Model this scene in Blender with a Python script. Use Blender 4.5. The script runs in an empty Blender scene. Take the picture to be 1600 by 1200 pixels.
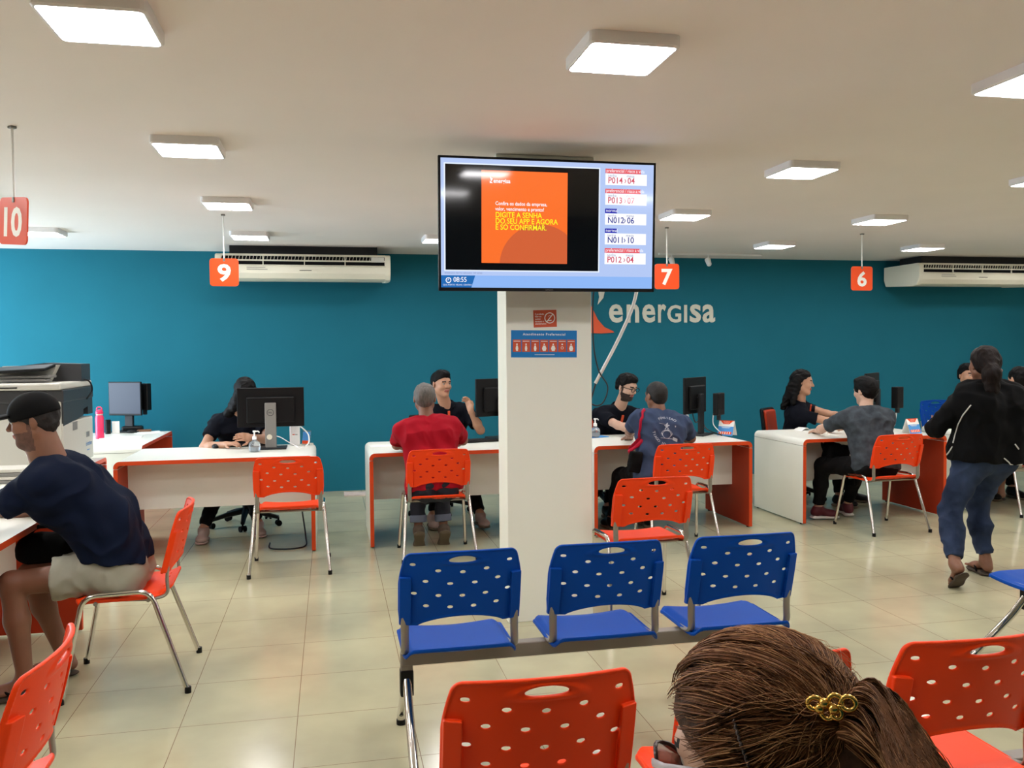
import bpy, bmesh, math, random
import numpy as np
from mathutils import Vector, Matrix, Euler
from mathutils.bvhtree import BVHTree
random.seed(7)
C = bpy.context.scene.collection
SC = bpy.context.scene
PI = math.pi
R = math.radians

# ---------------------------------------------------------------- camera
FPX, YAW, PITCH, ROLL, EYE = 1350.95, 0.2067, -0.0392, -0.00874, 1.54
_f = Vector((math.sin(YAW)*math.cos(PITCH), math.cos(YAW)*math.cos(PITCH), math.sin(PITCH)))
_r = Vector((math.cos(YAW), -math.sin(YAW), 0)); _u = _r.cross(_f)
CR = _r*math.cos(ROLL) + _u*math.sin(ROLL); CU = -_r*math.sin(ROLL) + _u*math.cos(ROLL); CF = _f
cam = bpy.data.cameras.new('camera'); cam.sensor_width = 36; cam.lens = FPX/1600*36
cam.clip_start = 0.05; cam.clip_end = 100
camo = bpy.data.objects.new('camera', cam); C.objects.link(camo)
camo.matrix_world = Matrix(((CR.x, CU.x, -CF.x, 0), (CR.y, CU.y, -CF.y, 0), (CR.z, CU.z, -CF.z, EYE), (0, 0, 0, 1)))
SC.camera = camo

def onz(px, py, z):
    d = CR*((px-800)/FPX) - CU*((py-600)/FPX) + CF
    return Vector((0, 0, EYE)) + d*((z-EYE)/d.z)
def at(px, py, Y):
    d = CR*((px-800)/FPX) - CU*((py-600)/FPX) + CF
    return Vector((0, 0, EYE)) + d*(Y/d.y)

# ---------------------------------------------------------------- light, exposure
w = bpy.data.worlds.new('world'); SC.world = w; w.use_nodes = True
w.node_tree.nodes['Background'].inputs[0].default_value = (0.62, 0.78, 1.0, 1)
w.node_tree.nodes['Background'].inputs[1].default_value = 0.6
SC.view_settings.view_transform = 'Standard'; SC.view_settings.look = 'None'
SC.view_settings.exposure = 1.42; SC.view_settings.gamma = 1.0; SC.view_settings.use_curve_mapping = False
PANEL_POWER = 16.0
def area_lamp(name, loc, rot, sx, sy, power, col):
    l = bpy.data.lights.new(name, 'AREA'); l.shape = 'RECTANGLE'; l.size = sx; l.size_y = sy; l.energy = power; l.color = col
    o = bpy.data.objects.new(name, l); C.objects.link(o); o.location = loc; o.rotation_euler = rot; return o
# daylight that comes in through the shop window of the left wall
area_lamp('window_daylight', (-4.9, 8.2, 1.5), (0, R(-90), 0), 1.9, 2.3, 72, (0.72, 0.87, 1.0))

# ---------------------------------------------------------------- materials
def lin(c):
    c = c/255.0
    return c/12.92 if c <= 0.04045 else ((c+0.055)/1.055)**2.4
def rgb(r, g, b): return (lin(r), lin(g), lin(b), 1)
MATS = {}
def mat(name, col, rough=0.5, metal=0.0, noise=0.0, nscale=8.0, bump=0.0, bscale=60.0, emit=None, estr=0.0, coat=0.0, alpha=1.0, trans=0.0, spec=0.5, stretch=None, sheen=0.0, col2=None):
    if name in MATS: return MATS[name]
    m = bpy.data.materials.new(name); m.use_nodes = True; nt = m.node_tree; b = nt.nodes['Principled BSDF']
    b.inputs['Base Color'].default_value = col; b.inputs['Roughness'].default_value = rough; b.inputs['Metallic'].default_value = metal
    b.inputs['Specular IOR Level'].default_value = spec
    if coat: b.inputs['Coat Weight'].default_value = coat; b.inputs['Coat Roughness'].default_value = 0.05
    if sheen: b.inputs['Sheen Weight'].default_value = sheen
    if trans: b.inputs['Transmission Weight'].default_value = trans
    if alpha < 1: b.inputs['Alpha'].default_value = alpha
    if emit: b.inputs['Emission Color'].default_value = emit; b.inputs['Emission Strength'].default_value = estr
    if noise or bump:
        tc = nt.nodes.new('ShaderNodeTexCoord'); mp = nt.nodes.new('ShaderNodeMapping')
        nt.links.new(tc.outputs['Object'], mp.inputs[0])
        if stretch: mp.inputs['Scale'].default_value = stretch
    if noise:
        n = nt.nodes.new('ShaderNodeTexNoise'); n.inputs['Scale'].default_value = nscale; n.inputs['Detail'].default_value = 5
        nt.links.new(mp.outputs[0], n.inputs['Vector'])
        r = nt.nodes.new('ShaderNodeValToRGB'); r.color_ramp.elements[0].position = 0.3; r.color_ramp.elements[1].position = 0.7
        r.color_ramp.elements[0].color = tuple(c*(1-noise) for c in col[:3])+(1,)
        r.color_ramp.elements[1].color = col2 if col2 else tuple(min(1, c*(1+noise)) for c in col[:3])+(1,)
        nt.links.new(n.outputs['Fac'], r.inputs[0]); nt.links.new(r.outputs[0], b.inputs['Base Color'])
    if bump:
        n = nt.nodes.new('ShaderNodeTexNoise'); n.inputs['Scale'].default_value = bscale; n.inputs['Detail'].default_value = 3
        nt.links.new(mp.outputs[0], n.inputs['Vector'])
        bp = nt.nodes.new('ShaderNodeBump'); bp.inputs['Strength'].default_value = bump; bp.inputs['Distance'].default_value = 0.004
        nt.links.new(n.outputs['Fac'], bp.inputs['Height']); nt.links.new(bp.outputs[0], b.inputs['Normal'])
    MATS[name] = m; return m

M_teal = mat('teal_wall_paint', rgb(30, 107, 126), 0.7, noise=0.04, nscale=1.5, bump=0.1, bscale=90, spec=0.12)
M_white_wall = mat('white_wall_paint', rgb(214, 208, 194), 0.6, bump=0.08, bscale=70)
M_ceiling = mat('ceiling_paint', rgb(240, 232, 226), 0.7, noise=0.02, nscale=1.2)
M_column = mat('column_paint', rgb(240, 241, 228), 0.5, bump=0.05, bscale=40)
M_white_lam = mat('white_laminate', rgb(236, 236, 226), 0.32, noise=0.015, nscale=3)
M_edge = mat('orange_edge_band', rgb(212, 72, 26), 0.45, spec=0.25)
M_inner = mat('rust_laminate', rgb(182, 58, 26), 0.5, spec=0.25, noise=0.04, nscale=5)
M_orange = mat('orange_plastic', rgb(240, 66, 14), 0.42, spec=0.22, bump=0.06, bscale=260)
M_blue = mat('blue_plastic', rgb(2, 70, 162), 0.45, spec=0.1, bump=0.06, bscale=260)
M_chrome = mat('chrome', rgb(215, 212, 206), 0.12, 1.0)
M_steel = mat('grey_painted_steel', rgb(150, 146, 136), 0.35, 0.6)
M_beam = mat('beam_steel', rgb(132, 126, 118), 0.45, 0.4)
M_black = mat('black_plastic', rgb(9, 9, 10), 0.45, spec=0.25)
M_blackm = mat('black_matte', rgb(7, 7, 8), 0.8, spec=0.15)
M_dgrey = mat('dark_grey_plastic', rgb(30, 31, 34), 0.45, spec=0.3)
M_grey = mat('grey_plastic', rgb(128, 126, 122), 0.4)
M_lgrey = mat('light_grey_plastic', rgb(205, 202, 192), 0.42)
M_white = mat('white_plastic', rgb(240, 240, 238), 0.35)
M_paper = mat('paper', rgb(244, 244, 240), 0.7)
M_acwhite = mat('aged_white_plastic', rgb(226, 222, 202), 0.4)
M_frame = mat('lamp_frame_white', rgb(238, 236, 238), 0.4)
M_diff = mat('lit_diffuser', (1, 1, 1, 1), 0.5, emit=(1.0, 0.975, 0.985, 1), estr=PANEL_POWER)
M_sign = mat('sign_orange', rgb(246, 84, 28), 0.4, spec=0.3)
M_signred = mat('sign_orange_red', rgb(226, 78, 46), 0.35)
M_txtwhite = mat('lettering_white', rgb(246, 246, 240), 0.5)
M_logogrey = mat('logo_off_white', rgb(214, 214, 198), 0.5)
M_logoor = mat('logo_orange', rgb(226, 88, 46), 0.5)
M_stick_or = mat('sticker_orange', rgb(206, 84, 46), 0.5)
M_stick_bl = mat('sticker_blue', rgb(0, 122, 196), 0.5)
M_pink = mat('pink_enamel', rgb(232, 50, 96), 0.3)
M_clear = mat('clear_plastic', rgb(225, 232, 236), 0.08, trans=0.85, alpha=0.75)
M_gel = mat('gel', rgb(206, 216, 222), 0.1, trans=0.6)
M_blueband = mat('light_blue_paper', rgb(70, 150, 220), 0.5)
M_wood = mat('dark_cable', rgb(16, 16, 18), 0.5)

# floor material: 47 cm cement-look tiles with thin grout
def floor_mat():
    m = bpy.data.materials.new('floor_tiles'); m.use_nodes = True; nt = m.node_tree; b = nt.nodes['Principled BSDF']; L = nt.links.new; N = nt.nodes.new
    tc = N('ShaderNodeTexCoord'); br = N('ShaderNodeTexBrick')
    mp = N('ShaderNodeMapping'); L(tc.outputs['Object'], mp.inputs[0]); mp.inputs['Location'].default_value = (0.16+4.72, -3.24+4.72, 0)
    br.offset = 0; br.squash = 1; br.inputs['Scale'].default_value = 1.0; br.inputs['Brick Width'].default_value = 0.472; br.inputs['Row Height'].default_value = 0.472
    br.inputs['Mortar Size'].default_value = 0.0016; br.inputs['Mortar Smooth'].default_value = 0.2; br.inputs['Bias'].default_value = 0
    br.inputs['Color1'].default_value = (0.485, 0.485, 0.485, 1); br.inputs['Color2'].default_value = (0.515, 0.515, 0.515, 1); br.inputs['Mortar'].default_value = (0, 0, 0, 1)
    L(mp.outputs[0], br.inputs['Vector'])
    n1 = N('ShaderNodeTexNoise'); n1.inputs['Scale'].default_value = 1.7; n1.inputs['Detail'].default_value = 5; n1.inputs['Roughness'].default_value = 0.5; L(tc.outputs['Object'], n1.inputs['Vector'])
    r1 = N('ShaderNodeValToRGB'); r1.color_ramp.elements[0].position = 0.3; r1.color_ramp.elements[1].position = 0.72
    r1.color_ramp.elements[0].color = rgb(168, 164, 136); r1.color_ramp.elements[1].color = rgb(196, 191, 156); L(n1.outputs['Fac'], r1.inputs[0])
    mx = N('ShaderNodeMixRGB'); mx.blend_type = 'OVERLAY'; mx.inputs[0].default_value = 0.35; L(r1.outputs[0], mx.inputs[1]); L(br.outputs['Color'], mx.inputs[2])
    m2 = N('ShaderNodeMixRGB'); L(br.outputs['Fac'], m2.inputs[0]); L(mx.outputs[0], m2.inputs[1]); m2.inputs[2].default_value = rgb(128, 108, 82)
    L(m2.outputs[0], b.inputs['Base Color'])
    n2 = N('ShaderNodeTexNoise'); n2.inputs['Scale'].default_value = 5; n2.inputs['Detail'].default_value = 4; L(tc.outputs['Object'], n2.inputs['Vector'])
    mr = N('ShaderNodeMapRange'); mr.inputs['To Min'].default_value = 0.13; mr.inputs['To Max'].default_value = 0.22; L(n2.outputs['Fac'], mr.inputs['Value']); L(mr.outputs[0], b.inputs['Roughness'])
    b.inputs['Specular IOR Level'].default_value = 0.55
    bp = N('ShaderNodeBump'); bp.inputs['Strength'].default_value = 0.3; bp.inputs['Distance'].default_value = 0.001; bp.invert = True
    L(br.outputs['Fac'], bp.inputs['Height']); L(bp.outputs[0], b.inputs['Normal'])
    return m
M_floor = floor_mat()

# ---------------------------------------------------------------- mesh helpers
def link(name, me, parent=None, mats=(), smooth=False):
    o = bpy.data.objects.new(name, me); C.objects.link(o)
    for m in mats: me.materials.append(m)
    if parent is not None: o.parent = parent
    if smooth:
        me.polygons.foreach_set('use_smooth', [True]*len(me.polygons))
    return o
def obj(name, bm, m, parent=None, smooth=False, auto=None):
    me = bpy.data.meshes.new(name); bmesh.ops.recalc_face_normals(bm, faces=bm.faces[:]) if smooth != 'raw' else None
    bm.to_mesh(me); bm.free()
    o = link(name, me, parent, m if isinstance(m, (list, tuple)) else [m], bool(smooth))
    if auto is not None:
        try: me.set_sharp_from_angle(angle=R(auto))
        except Exception: pass
    return o
def tag(o, label=None, cat=None, group=None, kind=None):
    if label: o['label'] = label
    if cat: o['category'] = cat
    if group: o['group'] = group
    if kind: o['kind'] = kind
    return o
def thing(name, label, cat, loc=(0, 0, 0), rotz=0.0, group=None):
    o = bpy.data.objects.new(name, None); C.objects.link(o); o.location = loc; o.rotation_euler = (0, 0, rotz); o.empty_display_size = 0.1
    return tag(o, label, cat, group)
def dup(root, loc, rotz, label, group=None):
    def cp(o, par):
        c = o.copy(); C.objects.link(c); c.parent = par
        for ch in o.children: cp(ch, c)
        return c
    r = cp(root, None); r.location = loc; r.rotation_euler = (0, 0, rotz); r['label'] = label
    if group: r['group'] = group
    return r
def box(bm, c, s, bev=0.0, seg=2, rot=None, mi=0):
    mx = Matrix.Translation(c) @ (rot.to_matrix().to_4x4() if rot is not None else Matrix.Identity(4)) @ Matrix.Diagonal((s[0], s[1], s[2], 1))
    g = bmesh.ops.create_cube(bm, size=1, matrix=mx); vs = g['verts']; fs = set(f for v in vs for f in v.link_faces)
    for f in fs: f.material_index = mi
    if bev > 0:
        es = set(e for v in vs for e in v.link_edges)
        r = bmesh.ops.bevel(bm, geom=list(es), offset=bev, segments=seg, affect='EDGES', profile=0.5)
        for f in r['faces']: f.material_index = mi
def cyl(bm, a, b, r1, r2=None, seg=20, mi=0, cap=True):
    a = Vector(a); b = Vector(b); d = b-a; r2 = r1 if r2 is None else r2
    q = d.to_track_quat('Z', 'Y').to_matrix().to_4x4()
    g = bmesh.ops.create_cone(bm, cap_ends=cap, segments=seg, radius1=r1, radius2=r2, depth=d.length, matrix=Matrix.Translation((a+b)/2) @ q)
    for f in set(f for v in g['verts'] for f in v.link_faces): f.material_index = mi
def ball(bm, c, r, seg=16, mi=0, scale=(1, 1, 1)):
    g = bmesh.ops.create_uvsphere(bm, u_segments=seg, v_segments=max(6, seg//2), radius=1, matrix=Matrix.Translation(c) @ Matrix.Diagonal((r*scale[0], r*scale[1], r*scale[2], 1)))
    for f in set(f for v in g['verts'] for f in v.link_faces): f.material_index = mi
def fillet(pts, rad, n=6):
    pts = [Vector(p) for p in pts]; out = [pts[0]]
    for i in range(1, len(pts)-1):
        a, b, c = pts[i-1], pts[i], pts[i+1]; u = (a-b); v = (c-b); rr = min(rad, u.length*0.49, v.length*0.49)
        p = b+u.normalized()*rr; q = b+v.normalized()*rr
        for k in range(n+1):
            t = k/n; out.append((1-t)**2*p+2*t*(1-t)*b+t*t*q)
    out.append(pts[-1]); return out
def sweep(bm, pts, r, seg=12, sx=1.0, sy=1.0, mi=0, up=None, cap=True, radii=None):
    pts = [Vector(p) for p in pts]; n = len(pts); rings = []
    t0 = (pts[1]-pts[0]).normalized(); nrm = Vector(up) if up else t0.orthogonal()
    nrm = (nrm - t0*nrm.dot(t0)).normalized()
    for i in range(n):
        t = (pts[min(i+1, n-1)]-pts[max(i-1, 0)]).normalized()
        nrm = (nrm - t*nrm.dot(t)).normalized(); bn = t.cross(nrm)
        rr = radii[i] if radii else r
        rings.append([bm.verts.new(pts[i]+nrm*math.cos(2*PI*k/seg)*rr*sx+bn*math.sin(2*PI*k/seg)*rr*sy) for k in range(seg)])
    for i in range(n-1):
        for k in range(seg):
            f = bm.faces.new((rings[i][k], rings[i][(k+1) % seg], rings[i+1][(k+1) % seg], rings[i+1][k])); f.material_index = mi; f.smooth = True
    if cap:
        for rg in (rings[0], rings[-1]):
            f = bm.faces.new(rg); f.material_index = mi
def tube(name, pts, r, m, parent=None, rad=0.03, seg=12, **k):
    bm = bmesh.new(); sweep(bm, fillet(pts, rad), r, seg, **k); return obj(name, bm, m, parent, smooth=True, auto=50)
def lathe(bm, prof, seg=28, c=(0, 0, 0), mi=0):
    rings = []
    for (r, z) in prof:
        rings.append([bm.verts.new((c[0]+r*math.cos(2*PI*k/seg), c[1]+r*math.sin(2*PI*k/seg), c[2]+z)) for k in range(seg)])
    for i in range(len(rings)-1):
        for k in range(seg):
            f = bm.faces.new((rings[i][k], rings[i][(k+1) % seg], rings[i+1][(k+1) % seg], rings[i+1][k])); f.material_index = mi
    for rg in (rings[0], rings[-1]):
        f = bm.faces.new(rg); f.material_index = mi
def prism(bm, poly, a, b, axis='y', mi=0):
    # poly: (u,v) outline extruded from a to b along axis; y: (x,z)  x: (y,z)  z: (x,y)
    def P(u, v, t): return {'y': (u, t, v), 'x': (t, u, v), 'z': (u, v, t)}[axis]
    A = [bm.verts.new(P(u, v, a)) for u, v in poly]; B = [bm.verts.new(P(u, v, b)) for u, v in poly]; n = len(poly)
    fs = [bm.faces.new(A), bm.faces.new(B)]
    for i in range(n): fs.append(bm.faces.new((A[i], A[(i+1) % n], B[(i+1) % n], B[i])))
    for f in fs: f.material_index = mi
    return fs

# lettering and flat graphics collected in one mesh, laid on a plane (x right, y up, z out)
_tc = {}
def text_mesh(s, size, bold=0.0, align='LEFT', sx=1.0, space=1.0):
    key = (s, round(size, 5), bold, align, sx, space)
    if key in _tc: return _tc[key]
    cu = bpy.data.curves.new('t', 'FONT'); cu.body = s; cu.size = size; cu.offset = bold*size; cu.align_x = align; cu.resolution_u = 3; cu.space_character = space
    o = bpy.data.objects.new('t', cu); C.objects.link(o); bpy.context.view_layer.update()
    dg = bpy.context.evaluated_depsgraph_get(); me = bpy.data.meshes.new_from_object(o.evaluated_get(dg))
    V = [(v.co.x*sx, v.co.y) for v in me.vertices]; F = [tuple(p.vertices) for p in me.polygons]
    bpy.data.objects.remove(o); bpy.data.curves.remove(cu); bpy.data.meshes.remove(me)
    _tc[key] = (V, F); return V, F
class Graphic:
    def __init__(s): s.V = []; s.F = []; s.I = []; s.mats = []
    def _m(s, m):
        if m not in s.mats: s.mats.append(m)
        return s.mats.index(m)
    def poly(s, pts, m, z=0.0):
        n = len(s.V); s.V += [(p[0], p[1], z) for p in pts]; s.F.append(tuple(range(n, n+len(pts)))); s.I.append(s._m(m))
    def rect(s, x0, y0, x1, y1, m, z=0.0): s.poly([(x0, y0), (x1, y0), (x1, y1), (x0, y1)], m, z)
    def rrect(s, x0, y0, x1, y1, r, m, z=0.0, n=5):
        pts = []
        for cx, cy, a in ((x1-r, y0+r, -90), (x1-r, y1-r, 0), (x0+r, y1-r, 90), (x0+r, y0+r, 180)):
            for k in range(n+1): t = R(a+90*k/n); pts.append((cx+r*math.cos(t), cy+r*math.sin(t)))
        s.poly(pts, m, z)
    def ring(s, cx, cy, r0, r1, m, z=0.0, n=28, a0=0, a1=360):
        for k in range(n):
            t = R(a0+(a1-a0)*k/n); u = R(a0+(a1-a0)*(k+1)/n)
            s.poly([(cx+r0*math.cos(t), cy+r0*math.sin(t)), (cx+r1*math.cos(t), cy+r1*math.sin(t)), (cx+r1*math.cos(u), cy+r1*math.sin(u)), (cx+r0*math.cos(u), cy+r0*math.sin(u))], m, z)
    def text(s, t, x, y, size, m, z=0.0, bold=0.0, align='LEFT', sx=1.0, rot=0.0, space=1.0):
        V, F = text_mesh(t, size, bold, align, sx, space); n = len(s.V); c, q = math.cos(rot), math.sin(rot)
        s.V += [(x+a*c-b*q, y+a*q+b*c, z) for a, b in V]; i = s._m(m)
        for f in F: s.F.append(tuple(n+k for k in f)); s.I.append(i)
    def letter(s, t, x0, x1, y0, y1, m, z=0.0, bold=0.02):
        V, F = text_mesh(t, 0.2, bold); n = len(s.V); a = min(v[0] for v in V); b = max(v[0] for v in V); c = min(v[1] for v in V); d = max(v[1] for v in V)
        s.V += [(x0+(v[0]-a)/(b-a)*(x1-x0), y0+(v[1]-c)/(d-c)*(y1-y0), z) for v in V]; i = s._m(m)
        for f in F: s.F.append(tuple(n+k for k in f)); s.I.append(i)
    def build(s, name, M4, parent=None):
        me = bpy.data.meshes.new(name); me.from_pydata([tuple(M4 @ Vector(v)) for v in s.V], [], s.F); me.update()
        for m in s.mats: me.materials.append(m)
        me.polygons.foreach_set('material_index', s.I)
        o = bpy.data.objects.new(name, me); C.objects.link(o)
        if parent is not None: o.parent = parent
        return o
def plane_frame(o, xdir, ydir):
    x = Vector(xdir).normalized(); y = Vector(ydir).normalized(); z = x.cross(y)
    return Matrix(((x.x, y.x, z.x, o[0]), (x.y, y.y, z.y, o[1]), (x.z, y.z, z.z, o[2]), (0, 0, 0, 1)))

# ---------------------------------------------------------------- signed distance modelling
def surf_net(F, org, h):
    S = F < 0; sh = tuple(n-1 for n in F.shape); cnt = np.zeros(sh, np.int8)
    cor = [(a, b, c) for a in (0, 1) for b in (0, 1) for c in (0, 1)]
    sl = lambda d: tuple(slice(d[i], d[i]+sh[i]) for i in range(3))
    for d in cor: cnt += S[sl(d)]
    act = (cnt > 0) & (cnt < 8); ii = np.argwhere(act); idx = -np.ones(sh, np.int64); idx[act] = np.arange(len(ii))
    V = np.zeros((len(ii), 3)); W = np.zeros(len(ii))
    G = {d: F[ii[:, 0]+d[0], ii[:, 1]+d[1], ii[:, 2]+d[2]] for d in cor}
    for a in cor:
        for ax in range(3):
            if a[ax] == 0:
                b = list(a); b[ax] = 1; b = tuple(b); fa, fb = G[a], G[b]; m = (fa < 0) != (fb < 0)
                t = fa[m]/(fa[m]-fb[m]); p = np.tile(np.array(a, float), (len(t), 1)); p[:, ax] = t; V[m] += p; W[m] += 1
    V = (V/W[:, None]+ii)*h+org
    Q = []
    for ax in range(3):
        o1, o2 = (ax+1) % 3, (ax+2) % 3
        s0 = [slice(None)]*3; s1 = [slice(None)]*3; s0[ax] = slice(0, -1); s1[ax] = slice(1, None)
        A = S[tuple(s0)]; B = S[tuple(s1)]; e = np.argwhere(A != B)
        e = e[(e[:, o1] > 0) & (e[:, o2] > 0) & (e[:, o1] < F.shape[o1]-1) & (e[:, o2] < F.shape[o2]-1)]
        fl = A[e[:, 0], e[:, 1], e[:, 2]]
        def cell(d1, d2):
            c = e.copy(); c[:, o1] -= d1; c[:, o2] -= d2; return idx[c[:, 0], c[:, 1], c[:, 2]]
        q = np.stack([cell(1, 1), cell(0, 1), cell(0, 0), cell(1, 0)], 1)
        q[~fl] = q[~fl][:, ::-1]; Q.append(q)
    return V, np.concatenate(Q)
def np_mesh(name, V, Q):
    me = bpy.data.meshes.new(name); nq = len(Q)
    me.vertices.add(len(V)); me.vertices.foreach_set('co', np.ascontiguousarray(V, dtype=np.float32).ravel())
    me.loops.add(nq*4); me.loops.foreach_set('vertex_index', Q.astype(np.int32).ravel())
    me.polygons.add(nq); me.polygons.foreach_set('loop_start', np.arange(nq, dtype=np.int32)*4)
    me.polygons.foreach_set('use_smooth', np.ones(nq, bool)); me.update(calc_edges=True); me.validate(); return me
class SDF:
    def __init__(s): s.p = []
    def cone(s, a, b, ra, rb, k=0.02, cut=None, sub=False):
        a = np.array(a, float); b = np.array(b, float); ba = b-a; L2 = max(ba @ ba, 1e-9); rm = max(ra, rb)
        def f(X, Y, Z):
            px, py, pz = X-a[0], Y-a[1], Z-a[2]; t = np.clip((px*ba[0]+py*ba[1]+pz*ba[2])/L2, 0, 1)
            d = np.sqrt((px-t*ba[0])**2+(py-t*ba[1])**2+(pz-t*ba[2])**2)-(ra+(rb-ra)*t)
            if cut is not None:
                for (c, n) in cut: d = np.maximum(d, (X-c[0])*n[0]+(Y-c[1])*n[1]+(Z-c[2])*n[2])
            return d
        s.p.append((f, np.minimum(a, b)-rm, np.maximum(a, b)+rm, k, sub)); return s
    def ell(s, c, ax, r, k=0.02, cut=None, sub=False):
        c = np.array(c, float); A = np.array([list(v) for v in ax], float); r = np.array(r, float); e = np.sqrt(((A*r[:, None])**2).sum(0))
        def f(X, Y, Z):
            P = (X-c[0], Y-c[1], Z-c[2]); k0 = 0; k1 = 0
            for i in range(3):
                q = (P[0]*A[i, 0]+P[1]*A[i, 1]+P[2]*A[i, 2])/r[i]; k0 = k0+q*q; k1 = k1+(q/r[i])**2
            k0 = np.sqrt(k0); d = k0*(k0-1)/np.sqrt(k1+1e-9)
            if cut is not None:
                for (cc, n) in cut: d = np.maximum(d, (X-cc[0])*n[0]+(Y-cc[1])*n[1]+(Z-cc[2])*n[2])
            return d
        s.p.append((f, c-e, c+e, k, sub)); return s
    def box(s, c, ax, r, rad=0.005, k=0.01, sub=False):
        c = np.array(c, float); A = np.array([list(v) for v in ax], float); r = np.array(r, float); e = (np.abs(A)*r[:, None]).sum(0)
        def f(X, Y, Z):
            P = (X-c[0], Y-c[1], Z-c[2]); o = 0; m = -9.0
            for i in range(3):
                q = np.abs(P[0]*A[i, 0]+P[1]*A[i, 1]+P[2]*A[i, 2])-(r[i]-rad); o = o+np.maximum(q, 0)**2; m = np.maximum(m, q)
            return np.sqrt(o)+np.minimum(m, 0)-rad
        s.p.append((f, c-e, c+e, k, sub)); return s
    def build(s, name, h, m, parent=None, fold=0.0, ffreq=18.0, cuts=(), seed=0, post=None, colour=None, smooth=0):
        lo = np.min([p[1] for p in s.p if not p[4]], 0)-3*h; hi = np.max([p[2] for p in s.p if not p[4]], 0)+3*h
        n = np.ceil((hi-lo)/h).astype(int)+1; F = np.full(n, 0.5, np.float32)
        ax = [(lo[i]+np.arange(n[i])*h).astype(np.float32) for i in range(3)]
        for f, a, b, k, sub in s.p:
            mg = k+4*h; i0 = np.clip(np.floor((a-mg-lo)/h).astype(int), 0, n); i1 = np.clip(np.ceil((b+mg-lo)/h).astype(int)+1, 0, n)
            if (i1 <= i0).any(): continue
            X = ax[0][i0[0]:i1[0], None, None]; Y = ax[1][None, i0[1]:i1[1], None]; Z = ax[2][None, None, i0[2]:i1[2]]
            d = np.broadcast_to(f(X, Y, Z), tuple(i1-i0)).astype(np.float32); g = F[i0[0]:i1[0], i0[1]:i1[1], i0[2]:i1[2]]
            if sub: d = -d; hh = np.maximum(k-np.abs(g-d), 0)/max(k, 1e-6); g[...] = np.maximum(g, d)+hh*hh*k*0.25
            else: hh = np.maximum(k-np.abs(g-d), 0)/max(k, 1e-6); g[...] = np.minimum(g, d)-hh*hh*k*0.25
        X = ax[0][:, None, None]; Y = ax[1][None, :, None]; Z = ax[2][None, None, :]
        for (c, nn) in cuts: np.maximum(F, ((X-c[0])*nn[0]+(Y-c[1])*nn[1]+(Z-c[2])*nn[2]).astype(np.float32), out=F)
        F[0] = F[-1] = 0.5; F[:, 0] = F[:, -1] = 0.5; F[:, :, 0] = F[:, :, -1] = 0.5
        V, Q = surf_net(F, lo, h)
        if fold:
            rs = np.random.RandomState(seed+3); N = np.zeros(len(V))
            W = V + 0.02*np.sin(V[:, [1, 2, 0]]*23+1.3)
            for j in range(7):
                d = rs.normal(size=3); d /= np.linalg.norm(d); N += np.sin(W @ d*ffreq*(0.6+0.35*j)+rs.rand()*6)/(1+0.35*j)
            # normals from the face fan
            nv = np.zeros_like(V); fn = np.cross(V[Q[:, 2]]-V[Q[:, 0]], V[Q[:, 3]]-V[Q[:, 1]])
            for j in range(4): np.add.at(nv, Q[:, j], fn)
            nv /= np.linalg.norm(nv, axis=1)[:, None]+1e-9; V = V+nv*(np.abs(N)*-0.5+0.4)[:, None]*fold
        for _ in range(smooth):
            A = np.zeros_like(V); c = np.zeros(len(V))
            for j in range(4):
                for q in (1, 3): np.add.at(A, Q[:, j], V[Q[:, (j+q) % 4]]); np.add.at(c, Q[:, j], 1)
            V = 0.4*V+0.6*A/np.maximum(c, 1)[:, None]
        if post: V = post(V)
        me = np_mesh(name, V, Q)
        o = link(name, me, parent, m if isinstance(m, (list, tuple)) else [m])
        if colour is not None:
            cen = V[Q].mean(1); me.polygons.foreach_set('material_index', colour(cen).astype(np.int32))
        return o
# ================================================================ the room
H = 2.617; WY = 9.7; XL = -4.6; XR = 9.6; YB = -3.0
def struct(name, bm, m, parent=None, label=None, **k):
    o = obj(name, bm, m, parent, **k); o['kind'] = 'structure'
    if label: o['label'] = label
    return o
bm = bmesh.new(); box(bm, ((XL+XR)/2, (YB+WY)/2, -0.05), (XR-XL, WY-YB, 0.1)); struct('floor', bm, M_floor, label='beige cement-look square floor tiles with thin grout')
bm = bmesh.new(); box(bm, ((XL+XR)/2, (YB+WY)/2, H+0.05), (XR-XL, WY-YB, 0.1)); struct('ceiling', bm, M_ceiling, label='plain off-white plaster ceiling')
bm = bmesh.new(); box(bm, ((XL+XR)/2, WY+0.05, H/2), (XR-XL+0.4, 0.1, H)); struct('wall_back', bm, M_teal, label='teal painted back wall')
bm = bmesh.new(); box(bm, ((XL+XR)/2, YB-0.05, H/2), (XR-XL+0.4, 0.1, H)); struct('wall_front', bm, mat('dark_teal_paint', rgb(0, 84, 104), 0.7, spec=.1))
bm = bmesh.new(); box(bm, (XR+0.05, (YB+WY)/2, H/2), (0.1, WY-YB, H)); struct('wall_right', bm, M_white_wall)
bm = bmesh.new()
wy0, wy1, wz0, wz1 = 6.95, 9.45, 0.5, 2.45
box(bm, (XL-0.05, (YB+wy0)/2, H/2), (0.1, wy0-YB, H)); box(bm, (XL-0.05, (WY+wy1)/2, H/2), (0.1, WY-wy1, H))
box(bm, (XL-0.05, (wy0+wy1)/2, wz0/2), (0.1, wy1-wy0, wz0)); box(bm, (XL-0.05, (wy0+wy1)/2, (wz1+H)/2), (0.1, wy1-wy0, H-wz1)); struct('wall_left', bm, M_white_wall)
bm = bmesh.new()
for y in (wy0+0.03, (wy0+wy1)/2, wy1-0.03): box(bm, (XL-0.03, y, (wz0+wz1)/2), (0.05, 0.06, wz1-wz0))
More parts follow.
